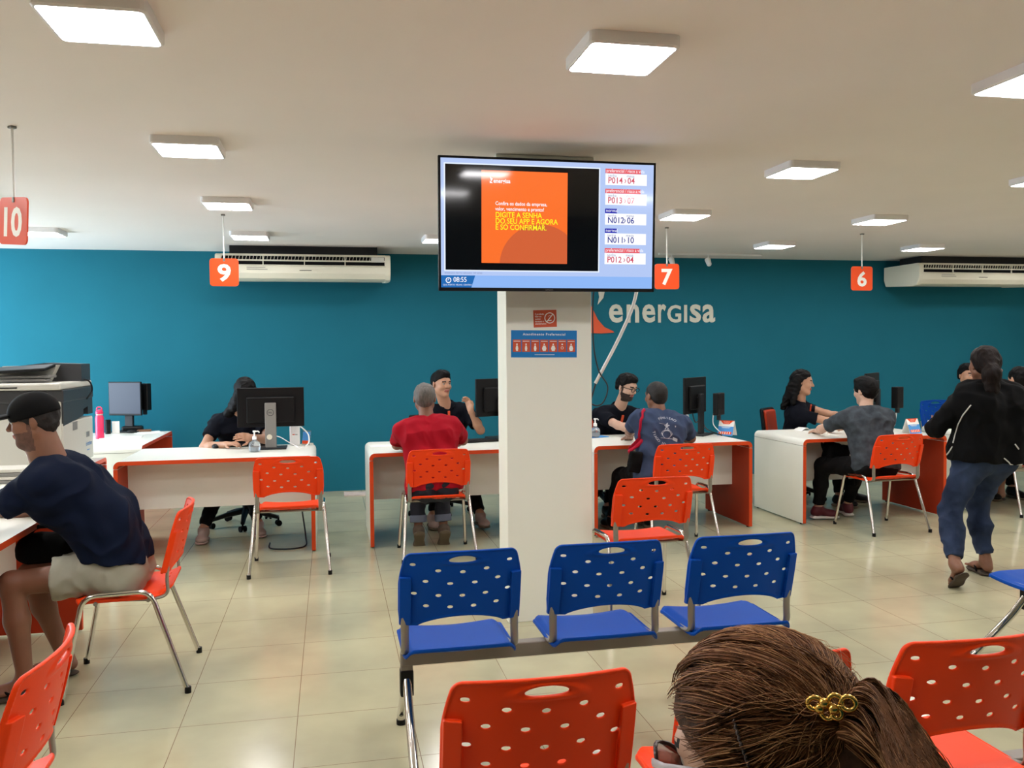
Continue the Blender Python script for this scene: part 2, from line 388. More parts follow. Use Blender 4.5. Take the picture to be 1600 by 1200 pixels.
for z in (wz0+0.03, wz1-0.03): box(bm, (XL-0.03, (wy0+wy1)/2, z), (0.045, wy1-wy0, 0.06))
struct('window_1', bm, M_lgrey)
# the column, white on its narrow side and grey-white on its face
bm = bmesh.new(); box(bm, (1.208, 4.852, H/2), (0.496, 0.25, H), bev=0.004); struct('column', bm, M_column, label='white square column in the middle of the hall')
bm = bmesh.new(); box(bm, (1.185, 4.86, H-0.012), (0.56, 0.33, 0.02), bev=0.003); struct('trim_1', bm, M_column)
# broken pale strip of mortar on the floor by the wall
bm = bmesh.new(); pts = []; random.seed(3)
for k in range(26): pts.append((0.12+k*0.062, 9.33+random.uniform(-.03, .02)-0.006*k))
for k in range(25, -1, -1): pts.append((0.12+k*0.062, 9.55+random.uniform(-.01, .02)-0.008*k))
prism(bm, pts, 0, 0.012, 'z'); struct('trim_2', bm, mat('mortar', rgb(206, 190, 180), 0.9, noise=0.15, nscale=14, bump=0.5), label='ragged pale mortar patch on the floor against the back wall')

# ---------------------------------------------------------------- ceiling lights
LW = 0.33
def make_light():
    t = thing('ceiling_light', '', 'ceiling light')
    bm = bmesh.new(); s = LW/2; rr = 0.028
    def rr_pts(h, r):
        out = []
        for cx, cy, a in ((h-r, -h+r, -90), (h-r, h-r, 0), (-h+r, h-r, 90), (-h+r, -h+r, 180)):
            for k in range(5): u = R(a+90*k/4); out.append((cx+r*math.cos(u), cy+r*math.sin(u)))
        return out
    rings = [(s, rr, 0), (s, rr, -0.036), (s-0.006, rr-0.004, -0.042), (s-0.012, rr-0.008, -0.042), (s-0.012, rr-0.008, -0.034)]
    RV = [[bm.verts.new((x, y, z)) for x, y in rr_pts(h, r)] for h, r, z in rings]
    for i in range(len(RV)-1):
        n = len(RV[i])
        for k in range(n): bm.faces.new((RV[i][k], RV[i][(k+1) % n], RV[i+1][(k+1) % n], RV[i+1][k]))
    bm.faces.new(RV[0]); obj('frame', bm, M_frame, t)
    bm = bmesh.new(); prism(bm, rr_pts(s-0.0125, rr-0.009), -0.0395, -0.030, 'z'); obj('diffuser', bm, M_diff, t)
    return t
LLAB = {(0, 0): 'large white square ceiling light at the top left of the picture', (0, 1): 'lit square ceiling light between the nearest left one and the light by sign 9',
        (0, 2): 'lit square ceiling light just above the hanging sign 9', (0, 3): 'small lit ceiling light above the left air conditioner',
        (-1, 3): 'lit ceiling light partly behind the hanging sign 10', (1, 0): 'large white square ceiling light above and right of the television',
        (1, 3): 'ceiling light peeping out at the left edge of the television', (2, 0): 'large lit ceiling light cut by the right edge of the picture, the higher one',
        (2, 1): 'lit ceiling light right of the television, second nearest there', (2, 2): 'lit ceiling light just above the hanging sign 7',
        (3, 1): 'sliver of a lit ceiling light at the right edge, the lower one', (3, 2): 'lit ceiling light just above the hanging sign 6',
        (3, 3): 'small lit ceiling light between the hanging signs 7 and 6', (4, 3): 'small lit ceiling light above the right air conditioner',
        (1, 1): 'ceiling light in front of the column, behind the television as seen', (1, 2): 'ceiling light close by the head of the column', (2, 3): 'far ceiling light behind the right half of the television'}
proto = make_light(); first = True
for j in range(-1, 4):
    for i in range(-2, 6):
        if j < 0 and i in (-2, 5): continue
        loc = (-0.694+1.731*i, 2.994+1.739*j, H)
        lab = LLAB.get((i, j))
        g = 'square ceiling light panels'
        if (i, j) == (1, 1): continue      # the column stands there
        if lab is None: lab = 'square white ceiling light panel outside the picture'; g = 'ceiling lights outside the picture'
        if loc[0] < XL+0.3 or loc[0] > XR-0.3 or loc[1] < YB+0.2: continue
        if first: proto.location = loc; proto['label'] = lab; proto['group'] = g; first = False
        else: dup(proto, loc, 0, lab, g)

# ---------------------------------------------------------------- hanging counter numbers
def sign(num, x, y, w_, h_, zt, label, yaw=0.0, m=M_sign, sz=0.15, roll=0.0):
    t = thing('counter_sign', label, 'sign', (x, y, zt), yaw, 'hanging orange counter numbers')
    bm = bmesh.new(); r = 0.025; pts = []
    for cx, cz, a in ((w_/2-r, -h_+r, -90), (w_/2-r, -r, 0), (-w_/2+r, -r, 90), (-w_/2+r, -h_+r, 180)):
        for k in range(6): u = R(a+90*k/5); pts.append((cx+r*math.cos(u), cz+r*math.sin(u)))
    prism(bm, pts, -0.004, 0.004, 'y'); obj('board', bm, m, t).rotation_euler = (0, roll, 0)
    G = Graphic(); nw = 0.05 if len(num) == 1 else 0.074
    G.letter(num, -nw, nw, -h_*0.84, -h_*0.2, M_txtwhite, bold=0.03); G.build('number', plane_frame((0, -0.0046, 0), (1, 0, 0), (0, 0, 1)), t).rotation_euler = (0, roll, 0)
    bm = bmesh.new(); cyl(bm, (0, 0, -0.012), (0, 0, H-zt), 0.0055, seg=10); obj('rod', bm, M_white, t)
    bm = bmesh.new(); box(bm, (0, 0, -0.012), (0.016, 0.018, 0.024), bev=0.003); obj('clip', bm, M_grey, t); bm = bmesh.new(); box(bm, (0, 0, H-zt-0.006), (0.03, 0.03, 0.012), bev=0.003); obj('ceiling_hook', bm, M_grey, t)
    return t
sign('9', -0.80, 7.1, 0.216, 0.216, 2.275, 'orange square sign with white number 9 hanging from the ceiling', sz=0.235)
sign('7', 2.94, 7.27, 0.222, 0.225, 2.294, 'orange square sign with white number 7 beside the television', sz=0.235, yaw=R(-6))
sign('6', 4.962, 7.4, 0.224, 0.228, 2.306, 'orange square sign with white number 6 hanging at the right', sz=0.235)
sign('10', -1.452, 4.52, 0.225, 0.222, 2.283, 'red-orange sign with white number 10 cut by the left edge', yaw=R(-42), m=M_signred, sz=0.205, roll=R(5))

# ---------------------------------------------------------------- air conditioners
def aircon(x0, x1, label):
    t = thing('air_conditioner', label, 'air conditioner', ((x0+x1)/2, 8.99, 2.262), 0, 'ceiling mounted air conditioners'); W = x1-x0
    prof = [(0.0, 0.225), (0.0, 0.15), (0.012, 0.07), (0.05, 0.02), (0.12, 0.0), (0.62, 0.03), (0.66, 0.10), (0.66, 0.262), (0.05, 0.262)]
    bm = bmesh.new(); rec = [(0.022, 0.245), (0.022, 0.150), (0.022, 0.143), (0.005, 0.143), (0.012, 0.07), (0.05, 0.02), (0.12, 0.0), (0.62, 0.03), (0.66, 0.10), (0.66, 0.262), (0.022, 0.262)]
    prism(bm, rec, -W/2+0.05, W/2-0.05, 'x'); obj('casing', bm, M_acwhite, t)
    for s in (-1, 1):
        bm = bmesh.new(); prism(bm, [(-0.004, 0.21), (-0.004, 0.12), (0.006, 0.06), (0.045, 0.01), (0.12, -0.006), (0.63, 0.024), (0.665, 0.10), (0.665, 0.262), (0.03, 0.262), (0.006, 0.245)], s*W/2-s*0.055, s*W/2, 'x')
        bmesh.ops.bevel(bm, geom=bm.edges[:], offset=0.006, segments=2, affect='EDGES'); obj('end_cap', bm, M_acwhite, t)
    bm = bmesh.new()
    for z in (0.243, 0.200, 0.192, 0.150): box(bm, (0, 0.006, z), (W-0.11, 0.012, 0.006))
    for k in range(5): box(bm, (-W/2+0.055+(W-0.11)*k/4, 0.006, 0.197), (0.008, 0.014, 0.1))
    for k in range(46):
        x = -W/2+0.06+(W-0.2)*k/45; box(bm, (x, 0.008, 0.222), (0.003, 0.016, 0.036), rot=Euler((0, R(12), 0)))
    obj('grille', bm, M_acwhite, t)
    bm = bmesh.new(); box(bm, (0, 0.02, 0.197), (W-0.112, 0.006, 0.09)); obj('outlet', bm, M_blackm, t)
    bm = bmesh.new(); box(bm, (W/2-0.13, 0.004, 0.212), (0.13, 0.012, 0.05), bev=0.003); obj('control_panel', bm, M_lgrey, t)
    G = Graphic(); G.rect(-0.05, 0, 0.07, 0.006, M_dgrey); G.rect(-W/2+0.3, 0.008, -W/2+0.5, 0.014, M_grey); G.rect(-W/2+0.3, 0.028, -W/2+0.48, 0.033, M_grey)
    G.build('badge', plane_frame((0, 0.0015, 0.095), (1, 0, 0), (0, -0.09, 1)), t)
    bm = bmesh.new(); box(bm, (0, 0.33, 0.308), (W-0.25, 0.4, 0.095)); obj('mounting', bm, M_dgrey, t)
    return t
aircon(-1.10, 0.62, 'long white air conditioner under the ceiling behind sign 9')
aircon(6.78, 8.5, 'long white air conditioner under the ceiling at the right edge')

# ---------------------------------------------------------------- track light behind the television
t = thing('track_light', 'white ceiling track with small spot lamps beside sign 7', 'track light', (4.2, 9.2, H))
bm = bmesh.new(); box(bm, (0.05, 0, -0.012), (1.25, 0.035, 0.022), bev=0.003); obj('rail', bm, M_white, t)
for x in (-0.42, 0.02):
    bm = bmesh.new(); cyl(bm, (x, 0, -0.022), (x, 0, -0.07), 0.008, seg=10); obj('stem', bm, M_white, t)
    bm = bmesh.new(); lathe(bm, [(0.022, 0.0), (0.027, 0.01), (0.03, 0.05), (0.033, 0.085), (0.026, 0.087)], 18); bmesh.ops.transform(bm, matrix=Matrix.Translation((x, -0.03, -0.135)) @ Euler((R(-35), 0, 0)).to_matrix().to_4x4(), verts=bm.verts); obj('spot_head', bm, M_white, t, smooth=True, auto=40)

# ---------------------------------------------------------------- wall logo
t = thing('wall_logo', 'off-white company name lettering with orange flame mark on the teal wall', 'logo', (3.2, WY, 1.85))
G = Graphic(); K_ = 0.00805
for ch, a, b, top in (('e', 0, 21, 27), ('n', 27, 46, 27), ('e', 51, 71, 27), ('r', 75.5, 88, 27), ('G', 90, 111.5, 26), ('I', 116.5, 121, 26), ('s', 125.5, 143, 27), ('a', 145.6, 165.5, 27)):
    G.letter(ch, a*K_, b*K_, 0, top*K_, M_logogrey, bold=0.02 if ch != 'I' else 0.0)
o = G.build('lettering', plane_frame((0.0, -0.012, 0), (1, 0, 0), (0, 0, 1)), t); sm = o.modifiers.new('s', 'SOLIDIFY'); sm.thickness = 0.01; sm.offset = -1
G = Graphic(); pts = [(-0.30, 0.62)]
A = [(-0.26, 0.66), (-0.15, 0.62), (-0.085, 0.52), (-0.075, 0.40), (-0.10, 0.29), (-0.17, 0.21), (-0.150, 0.30), (-0.165, 0.40), (-0.22, 0.52)]
G.poly(A, M_logogrey); o = G.build('flame_tip', plane_frame((0.03, -0.008, 0), (1, 0, 0), (0, 0, 1)), t); sm = o.modifiers.new('s', 'SOLIDIFY'); sm.thickness = 0.006; sm.offset = -1
G = Graphic(); B = [(-0.30, 0.30), (-0.235, 0.17), (-0.17, 0.04), (-0.09, -0.05), (0.02, -0.1), (0.03, -0.115), (-0.12, -0.125), (-0.3, -0.118), (-0.42, -0.08), (-0.40, 0.1)]
G.poly(B, M_logoor); o = G.build('flame_base', plane_frame((0.03, -0.008, 0), (1, 0, 0), (0, 0, 1)), t); sm = o.modifiers.new('s', 'SOLIDIFY'); sm.thickness = 0.006; sm.offset = -1

# ---------------------------------------------------------------- television on the column
TVY = 4.42
t = thing('television', 'wall television with black frame on the column showing call numbers', 'television', (1.132, TVY, 2.188))
t.rotation_euler = (R(3.0), 0, R(0.0))
TW, TH = 1.165, 0.683
def emis(name, col, s=0.40):
    return mat(name, (0.004, 0.004, 0.004, 1), 0.08, emit=col, estr=s)
E_bg = emis('screen_pale_blue', rgb(176, 196, 238)); E_blk = emis('screen_black', (0.0015, 0.0015, 0.002, 1)); E_or = emis('screen_orange', rgb(246, 112, 44)); E_or2 = emis('screen_dark_orange', rgb(206, 96, 54))
E_wh = emis('screen_white', rgb(250, 250, 255)); E_red = emis('screen_red', rgb(228, 88, 96)); E_rtx = emis('screen_red_text', rgb(206, 70, 92)); E_navy = emis('screen_navy', rgb(20, 24, 168)); E_ntx = emis('screen_navy_text', rgb(34, 44, 140))
E_bar = emis('screen_bar_blue', rgb(140, 180, 240)); E_clk = emis('screen_clock_blue', rgb(36, 104, 176)); E_yel = emis('screen_yellow', rgb(250, 240, 40)); E_gry = emis('screen_grey_text', rgb(128, 138, 168)); E_line = emis('screen_line', rgb(228, 238, 255))
bm = bmesh.new(); hw, hh = TW/2, TH/2
for c, s in (((-hw+0.006, 0, 0), (0.012, 0.03, TH)), ((hw-0.006, 0, 0), (0.012, 0.03, TH)), ((0, 0, hh-0.006), (TW, 0.03, 0.012)), ((0, 0, -hh+0.009), (TW, 0.03, 0.018))): box(bm, c, s, bev=0.002)
obj('bezel', bm, M_black, t)
bm = bmesh.new(); box(bm, (0, 0.022, 0), (TW-0.01, 0.02, TH-0.01), bev=0.006); box(bm, (0, 0.05, -0.06), (TW*0.6, 0.05, TH*0.6), bev=0.02); obj('back_cover', bm, M_black, t)
bm = bmesh.new(); box(bm, (0.06, 0.125, 0), (0.4, 0.1, 0.3), bev=0.004); obj('wall_bracket', bm, M_dgrey, t); bm = bmesh.new(); box(bm, (0.06, 0.235, -0.02), (0.16, 0.15, 0.2), bev=0.004); obj('bracket_arm', bm, M_dgrey, t)
G = Graphic(); SW, SH = TW-0.024, TH-0.030    # screen 0..1 coordinates below
def sx(u): return -hw+0.012+u*SW
def sy(v): return hh-0.012-v*SH
G.rect(sx(0), sy(1), sx(1), sy(0), E_bg)
G.rect(sx(0.014), sy(0.872), sx(0.740), sy(0.035), E_line, 0.0003)
G.rect(sx(0.020), sy(0.862), sx(0.734), sy(0.045), E_blk, 0.0006)
u0, u1, v0, v1 = 0.184, 0.584, 0.085, 0.806
G.rect(sx(u0), sy(v1), sx(u1), sy(v0), E_or, 0.0009)
cu, cv, cr = sx(u0+0.275), sy(v1+0.02), 0.215; P = []
for k in range(49):
    a = PI*k/48; px = min(max(cu+cr*1.02*math.cos(a), sx(u0)), sx(u1)); P.append((px, max(cu*0+cv+cr*math.sin(a), sy(v1))))
P = [(sx(u1), sy(v1))]+[p for p in P if p[1] > sy(v1)+1e-4]+[(P[-1][0], sy(v1))]
G.poly(P, E_or2, 0.0012)
G.text('Confira os dados da empresa,', sx(0.247), sy(0.352), 0.0265, E_wh, 0.0015, bold=0.012, sx=0.86); G.text('valor, vencimento e pronto!', sx(0.247), sy(0.394), 0.0265, E_wh, 0.0015, bold=0.012, sx=0.86)
for k, s_ in enumerate(('DIGITE A SENHA', 'DO SEU APP E AGORA', 'É SÓ CONFIRMAR.')): G.text(s_, sx(0.247), sy(0.447+0.048*k), 0.0385, E_yel, 0.0015, bold=0.012, sx=0.86)
G.text('energisa', sx(0.238), sy(0.180), 0.03, E_wh, 0.0015, bold=0.02, sx=0.9); G.poly([(sx(0.222), sy(0.135)), (sx(0.235), sy(0.15)), (sx(0.228), sy(0.172))], E_wh, 0.0015); G.poly([(sx(0.222), sy(0.165)), (sx(0.236), sy(0.183)), (sx(0.222), sy(0.183))], E_wh, 0.0015)
rows = [('preferencial / risco a vida', 'P014', '04', 1), ('preferencial / risco a vida', 'P013', '07', 1), ('normal', 'N012', '06', 0), ('normal', 'N011', '10', 0), ('preferencial / risco a vida', 'P012', '04', 1)]
for k, (hd, a, b, pr) in enumerate(rows):
    v = 0.040+0.1588*k
    G.rect(sx(0.765), sy(v+0.036), sx(0.765+(0.172 if pr else 0.058)), sy(v), E_red if pr else E_navy, 0.0006)
    G.text(hd, sx(0.769), sy(v+0.027), 0.0245, E_wh, 0.0010, sx=0.85 if pr else 0.95)
    G.rect(sx(0.765), sy(v+0.128), sx(0.967), sy(v+0.038), E_wh, 0.0006)
    G.text('senha', sx(0.777), sy(v+0.064), 0.021, E_gry, 0.0009); G.text('mesa', sx(0.868), sy(v+0.064), 0.021, E_gry, 0.0009)
    c_ = E_rtx if pr else E_ntx
    G.text(a, sx(0.777), sy(v+0.114), 0.0445, c_, 0.0009, bold=0.012, sx=0.92); G.text('›', sx(0.856), sy(v+0.108), 0.04, c_, 0.0009, bold=0.01); G.text(b, sx(0.872), sy(v+0.114), 0.0445, c_, 0.0009, bold=0.012, sx=0.92)
G.text('ENERGISA MATO GROSSO  MT 07/05', sx(0.016), sy(0.893), 0.012, E_gry, 0.0006)
G.rect(sx(0), sy(1), sx(1), sy(0.905), E_bar, 0.0004)
G.poly([(sx(0), sy(1)), (sx(0.137), sy(1)), (sx(0.155), sy(0.905)), (sx(0), sy(0.905))], E_clk, 0.0007)
G.ring(sx(0.033), sy(0.943), 0.0105, 0.0145, E_wh, 0.001, 20); G.rect(sx(0.033)-0.001, sy(0.943), sx(0.033)+0.001, sy(0.943)+0.008, E_wh, 0.001); G.rect(sx(0.033)-0.006, sy(0.943)-0.001, sx(0.033), sy(0.943)+0.001, E_wh, 0.001)
G.text('08:55', sx(0.055), sy(0.956), 0.036, E_wh, 0.001, bold=0.006, sx=0.88); G.text('QUI, PORTO VELHO, CENTRO', sx(0.008), sy(0.985), 0.011, E_line, 0.001)
G.build('screen', plane_frame((0, -0.0152+0.003, 0), (1, 0, 0), (0, 0, 1)), t)
G = Graphic(); G.text('SAMSUNG', 0, -0.004, 0.009, M_grey, align='CENTER'); G.build('badge', plane_frame((0, -0.0155, -hh+0.009), (1, 0, 0), (0, 0, 1)), t)

# cables and conduit hanging from the television
bm = bmesh.new(); sweep(bm, fillet([(1.86, 5.0, 2.60), (1.84, 5.02, 1.86), (1.74, 5.05, 1.62), (1.60, 5.12, 1.33)], 0.15, 8), 0.0105, 10); tag(obj('cable_conduit', bm, M_white, smooth=True), 'white plastic conduit hanging slanted behind the television by the logo', 'conduit')
def hang(name, label, pts, r, m, cat='cable', grp=None):
    bm = bmesh.new(); P = [Vector(p) for p in pts]; out = []
    for i in range(len(P)-1):
        p0 = P[max(i-1, 0)]; p1 = P[i]; p2 = P[i+1]; p3 = P[min(i+2, len(P)-1)]
        for k in range(8):
            s_ = k/8; out.append(0.5*((2*p1)+(-p0+p2)*s_+(2*p0-5*p1+4*p2-p3)*s_*s_+(-p0+3*p1-3*p2+p3)*s_**3))
    out.append(P[-1]); sweep(bm, out, r, 8); o = obj(name, bm, m, smooth=True); return tag(o, label, cat, grp) if label else o
# ---------------------------------------------------------------- column stickers
t = thing('phone_ban_sticker', 'small orange sticker with a crossed-out phone on the column', 'sticker', (1.184, 4.7265, 1.715)); t.rotation_euler = (0, R(-1.5), 0)
G = Graphic(); G.rect(-0.067, -0.048, 0.067, 0.048, M_stick_or); 
for k, s_ in enumerate(('É proibido', 'falar ao', 'celular', 'durante o', 'atendimento')): G.text(s_, -0.058, 0.022-0.0135*k, 0.0125, M_txtwhite, 0.0004, bold=0.01)
G.ring(0.027, 0.003, 0.026, 0.031, M_txtwhite, 0.0004); G.poly([(0.006, -0.018), (0.010, -0.021), (0.049, 0.025), (0.045, 0.028)], M_txtwhite, 0.0006); G.rect(0.017, -0.014, 0.037, -0.008, M_txtwhite, 0.0004)
G.ring(0.027, 0.008, 0.007, 0.009, M_txtwhite, 0.0004, 14, 20, 160)
G.build('print', plane_frame((0, -0.0012, 0), (1, 0, 0), (0, 0, 1)), t)
bm = bmesh.new(); box(bm, (0, -0.0004, 0), (0.134, 0.0008, 0.096)); obj('backing', bm, M_stick_or, t)
t = thing('priority_sticker', 'wide blue sticker with a row of orange pictograms on the column', 'sticker', (1.178, 4.7265, 1.573)); t.rotation_euler = (0, R(0.6), 0)
G = Graphic(); G.rect(-0.19, -0.076, 0.19, 0.076, M_stick_bl); G.text('Atendimento Preferencial', 0, 0.048, 0.0185, M_txtwhite, 0.0004, bold=0.02, align='CENTER', space=1.25)
for k in range(7):
    x = -0.157+k*0.0523; G.rect(x-0.0235, -0.045, x+0.0235, 0.024, M_stick_or, 0.0004); G.rect(x-0.019, 0.013, x+0.019, 0.0165, M_txtwhite, 0.0007)
    bw = (0.008, 0.007, 0.008, 0.013, 0.013, 0.004, 0.012)[k]
    G.ring(x, -0.002, 0, 0.0045, M_txtwhite, 0.0007, 12)
    if k == 5: G.ring(x, -0.022, 0.006, 0.008, M_txtwhite, 0.0007, 14)
    else: G.poly([(x-bw*0.6, -0.04), (x+bw*0.6, -0.04), (x+bw, -0.025), (x+bw*0.5, -0.009), (x-bw*0.5, -0.009), (x-bw, -0.025)], M_txtwhite, 0.0007)
G.rect(-0.055, -0.062, 0.06, -0.059, M_txtwhite, 0.0004)
G.build('print', plane_frame((0, -0.0012, 0), (1, 0, 0), (0, 0, 1)), t)
bm = bmesh.new(); box(bm, (0, -0.0004, 0), (0.38, 0.0008, 0.152)); obj('backing', bm, M_stick_bl, t)

hang('power_cable', 'black cable looping down behind the column beside the logo', [(1.70, 5.0, 2.3), (1.575, 5.03, 1.95), (1.565, 5.05, 1.62), (1.60, 5.06, 1.42), (1.66, 5.06, 1.31), (1.62, 5.06, 1.205), (1.54, 5.06, 1.225), (1.46, 5.06, 1.42), (1.35, 5.06, 1.47)], 0.0045, M_wood)
hang('signal_cable', 'black cable leaving the lower end of the white conduit', [(1.605, 5.118, 1.34), (1.56, 5.125, 1.20), (1.50, 5.13, 1.09), (1.40, 5.12, 1.06), (1.30, 5.06, 1.08)], 0.0055, M_wood)

# ---------------------------------------------------------------- desks
DH = 0.745; TK = 0.03
def desk(name, label, loc, rz=0.0, w=1.43, d=0.88, mod_y=0.33, mod_z=0.33, group='white counter desks with orange edges'):
    t = thing(name, label, 'desk', loc, rz, group)
    zs = DH-0.055; r = 0.045; ri = 0.015; O = []; I = []
    O.append((0, zs)); I.append((TK, zs))
    for k in range(7):
        a = R(180-90*k/6); O.append((r+r*math.cos(a), DH-r+r*math.sin(a))); I.append((TK+ri+ri*math.cos(a), DH-TK-ri+ri*math.sin(a)))
    for k in range(7):
        a = R(90-90*k/6); O.append((w-r+r*math.cos(a), DH-r+r*math.sin(a))); I.append((w-TK-ri+ri*math.cos(a), DH-TK-ri+ri*math.sin(a)))
    O.append((w, zs)); I.append((w-TK, zs)); n = len(O)
    bm = bmesh.new(); vo = [[bm.verts.new((x, y, z)) for x, z in O] for y in (0, d)]; vi = [[bm.verts.new((x, y, z)) for x, z in I] for y in (0, d)]
    def q(a, b, c, e, mi):
        f = bm.faces.new((a, b, c, e)); f.material_index = mi
    for i in range(n-1):
        q(vo[0][i], vo[0][i+1], vo[1][i+1], vo[1][i], 0); q(vi[0][i], vi[0][i+1], vi[1][i+1], vi[1][i], 2)
        q(vo[0][i], vo[0][i+1], vi[0][i+1], vi[0][i], 1); q(vo[1][i], vo[1][i+1], vi[1][i+1], vi[1][i], 1)
    for i in (0, n-1): q(vo[0][i], vo[1][i], vi[1][i], vi[0][i], 0)
    obj('desktop', bm, [M_white_lam, M_edge, M_inner], t, smooth=True, auto=35)
    for s in (0, 1):
        bm = bmesh.new(); x = TK/2 if s == 0 else w-TK/2; box(bm, (x, d/2, (zs-0.004+0.012)/2), (TK, d, zs-0.004-0.012))
        for f in bm.faces:
            nn = f.normal
            f.material_index = 1 if abs(nn.y) > .9 else (2 if nn.x*(1 if s == 0 else -1) > .9 else 0)
        bm.normal_update()
        for f in bm.faces:
            nn = f.normal; f.material_index = 1 if abs(nn.y) > .9 else (2 if nn.x*(1 if s == 0 else -1) > .9 else 0)
        p = obj('side_panel', bm, [M_white_lam, M_edge, M_inner], t)
        for y in (0.05, d-0.05):
            b2 = bmesh.new(); cyl(b2, (x, y, 0), (x, y, 0.014), 0.013, seg=12); obj('foot', b2, M_black, p)
    bm = bmesh.new(); box(bm, (w/2, mod_y, (DH-TK+mod_z)/2), (w-2*TK, 0.018, DH-TK-mod_z)); obj('modesty_panel', bm, M_white_lam, t)
    return t
DY = 6.78
desk('service_desk', 'white desk with orange edges under sign 9, nearest the left corner of the hall', (-1.573, DY, 0), w=1.44)
desk('service_desk', 'white desk with orange edges left of the column, where the red-shirted client sits', (0.283, DY, 0), w=1.42)
desk('service_desk', 'white desk with orange edges just right of the column, served by the bearded attendant', (2.105, DY, 0), w=1.41)
desk('service_desk', 'white desk with orange edges under sign 6, with the grey-shirted client', (3.992, DY, 0), w=1.42)
desk('service_desk', 'white desk mostly hidden behind the walking woman', (5.82, DY, 0), w=1.42)
desk('service_desk', 'white desk at the left edge, leaned on by the man in a cap', (-1.37, 3.73, 0), R(90), w=1.42)
desk('service_desk', 'white desk with orange edges carrying the big printer', (-1.70, 5.72, 0), R(90), w=1.42, mod_y=0.1)
desk('service_desk', 'white desk in the far left corner with the pink bottle on it', (-1.60, 7.9, 0), R(90), w=1.47)

# ---------------------------------------------------------------- plastic shells
def shell_mesh(name, W, Ht, fn_d2, th, bend, h=0.0028, rim=0.004, extra=None):
    nx = int(W/h)+9; nz = int(Ht/h)+9; nt = int(0.05/h)
    xs = (np.arange(nx)-nx/2)*h; zs = -4*h+np.arange(nz)*h; ts = (np.arange(nt)-nt/2)*h
    X = xs[:, None, None]; T = ts[None, :, None]; Z = zs[None, None, :]
    d2, outer = fn_d2(X, Z)
    half = th+rim*np.clip(1-np.abs(outer+0.004)/0.006, 0, 1)
    D = np.maximum(d2, np.abs(T)-half)
    q = np.maximum(d2+0.003, 0)**2+np.maximum(np.abs(T)-half+0.003, 0)**2
    D = np.sqrt(q)-0.003+np.minimum(np.maximum(d2+0.003, np.abs(T)-half+0.003), 0)
    if extra is not None: D = np.minimum(D, extra(X, T, Z))
    D = np.broadcast_to(D, (nx, nt, nz)).astype(np.float32).copy(); D[0] = D[-1] = .5; D[:, 0] = D[:, -1] = .5; D[:, :, 0] = D[:, :, -1] = .5
    V, Q = surf_net(D, np.array([xs[0], ts[0], zs[0]]), h); V = bend(V); return np_mesh(name, V, Q)
def bd2(X, Z):
    HB = 0.288; hw_ = 0.238-0.030*np.clip((Z-0.16)/0.13, 0, 1)**1.5 - 0.006*np.clip((0.06-Z)/0.06, 0, 1)
    top = HB-0.010*(X/0.22)**2; bot = 0.036*np.clip(1-(X/0.165)**2, 0, 1)**0.8
    a = np.abs(X)-hw_; b = Z-top; c = bot-Z; r = 0.021
    ab = np.sqrt(np.maximum(a+r, 0)**2+np.maximum(b+r, 0)**2)-r+np.minimum(np.maximum(a+r, b+r), 0)
    out = np.maximum(ab, c*0.8)
    d = out
    sl = (np.sqrt((X/4.6)**2+((Z-0.256+1.2*X**2)*1.0)**2)-0.0115)*0.8; d = np.maximum(d, -sl); o2 = np.maximum(out, -sl)
    for (x, z) in [(-0.185, .238), (-0.092, .215), (0, .208), (0.092, .215), (0.185, .238), (-0.138, .175), (-0.047, .165), (0.047, .165), (0.138, .175), (-0.18, .128), (-0.09, .120), (0, .117), (0.09, .120), (0.18, .128), (-0.135, .080), (-0.045, .074), (0.045, .074), (0.135, .080)]:
        e = (np.sqrt(((X-x)/1.0)**2+((Z-z)/0.5)**2)-0.0108)*0.7; d = np.maximum(d, -e)
    return d, o2
def back_extra(X, T, Z):
    return np.maximum(np.maximum(np.abs(np.abs(X)-0.213)-0.021, np.abs(T+0.006)-0.013), np.maximum(Z-0.19, 0.004-Z))
def back_bend(V):
    x, t, z = V[:, 0], V[:, 1], V[:, 2]; y = t+0.95*x*x-0.235*z+0.25*(z-0.15)**2
    return np.stack([x, y, z], 1)
def sd2(X, Y):
    # Y runs 0 (back) to 0.41 (front)
    hw_ = 0.222-0.018*np.clip((0.12-Y)/0.12, 0, 1)**2; a = np.abs(X)-hw_; b = np.abs(Y-0.205)-0.205; r = 0.05
    out = np.sqrt(np.maximum(a+r, 0)**2+np.maximum(b+r, 0)**2)-r+np.minimum(np.maximum(a+r, b+r), 0); d = out
    for x in (-0.12, -0.06, 0, 0.06, 0.12):
        e = (np.sqrt((X-x)**2+((Y-0.045)/0.5)**2)-0.009)*0.75; d = np.maximum(d, -e)
    return d, out
def seat_bend(V):
    x, t, y = V[:, 0], V[:, 1], V[:, 2]
    z = t-0.012*np.clip(1-(x/0.19)**2, 0, 1)*np.clip(y/0.1, 0, 1)-0.9*np.clip(y-0.34, 0, 1)**2*4+0.02*np.clip(0.06-y, 0, 1)/0.06
    z -= 0.018*np.clip((np.abs(x)-0.18)/0.03, 0, 1)**2
    return np.stack([x, y, z], 1)
ME_back = shell_mesh('backrest', 0.48, 0.29, bd2, 0.0035, back_bend, extra=back_extra)
ME_seat = shell_mesh('seat', 0.44, 0.41, sd2, 0.0045, seat_bend, h=0.0032)
def shells(parent, m, wx=1.0, name_m='o', sy0=-0.20, zb=0.54, yb=-0.215, zseat=0.452):
    for base, nm, loc in ((ME_seat, 'seat', (0, sy0, zseat)), (ME_back, 'backrest', (0, yb, zb))):
        key = nm+name_m
        if key not in _sh:
            me = base.copy(); me.materials.clear(); me.materials.append(m); _sh[key] = me
        o = bpy.data.objects.new(nm, _sh[key]); C.objects.link(o); o.parent = parent; o.location = loc; o.scale = (wx, 1, 1)
_sh = {}
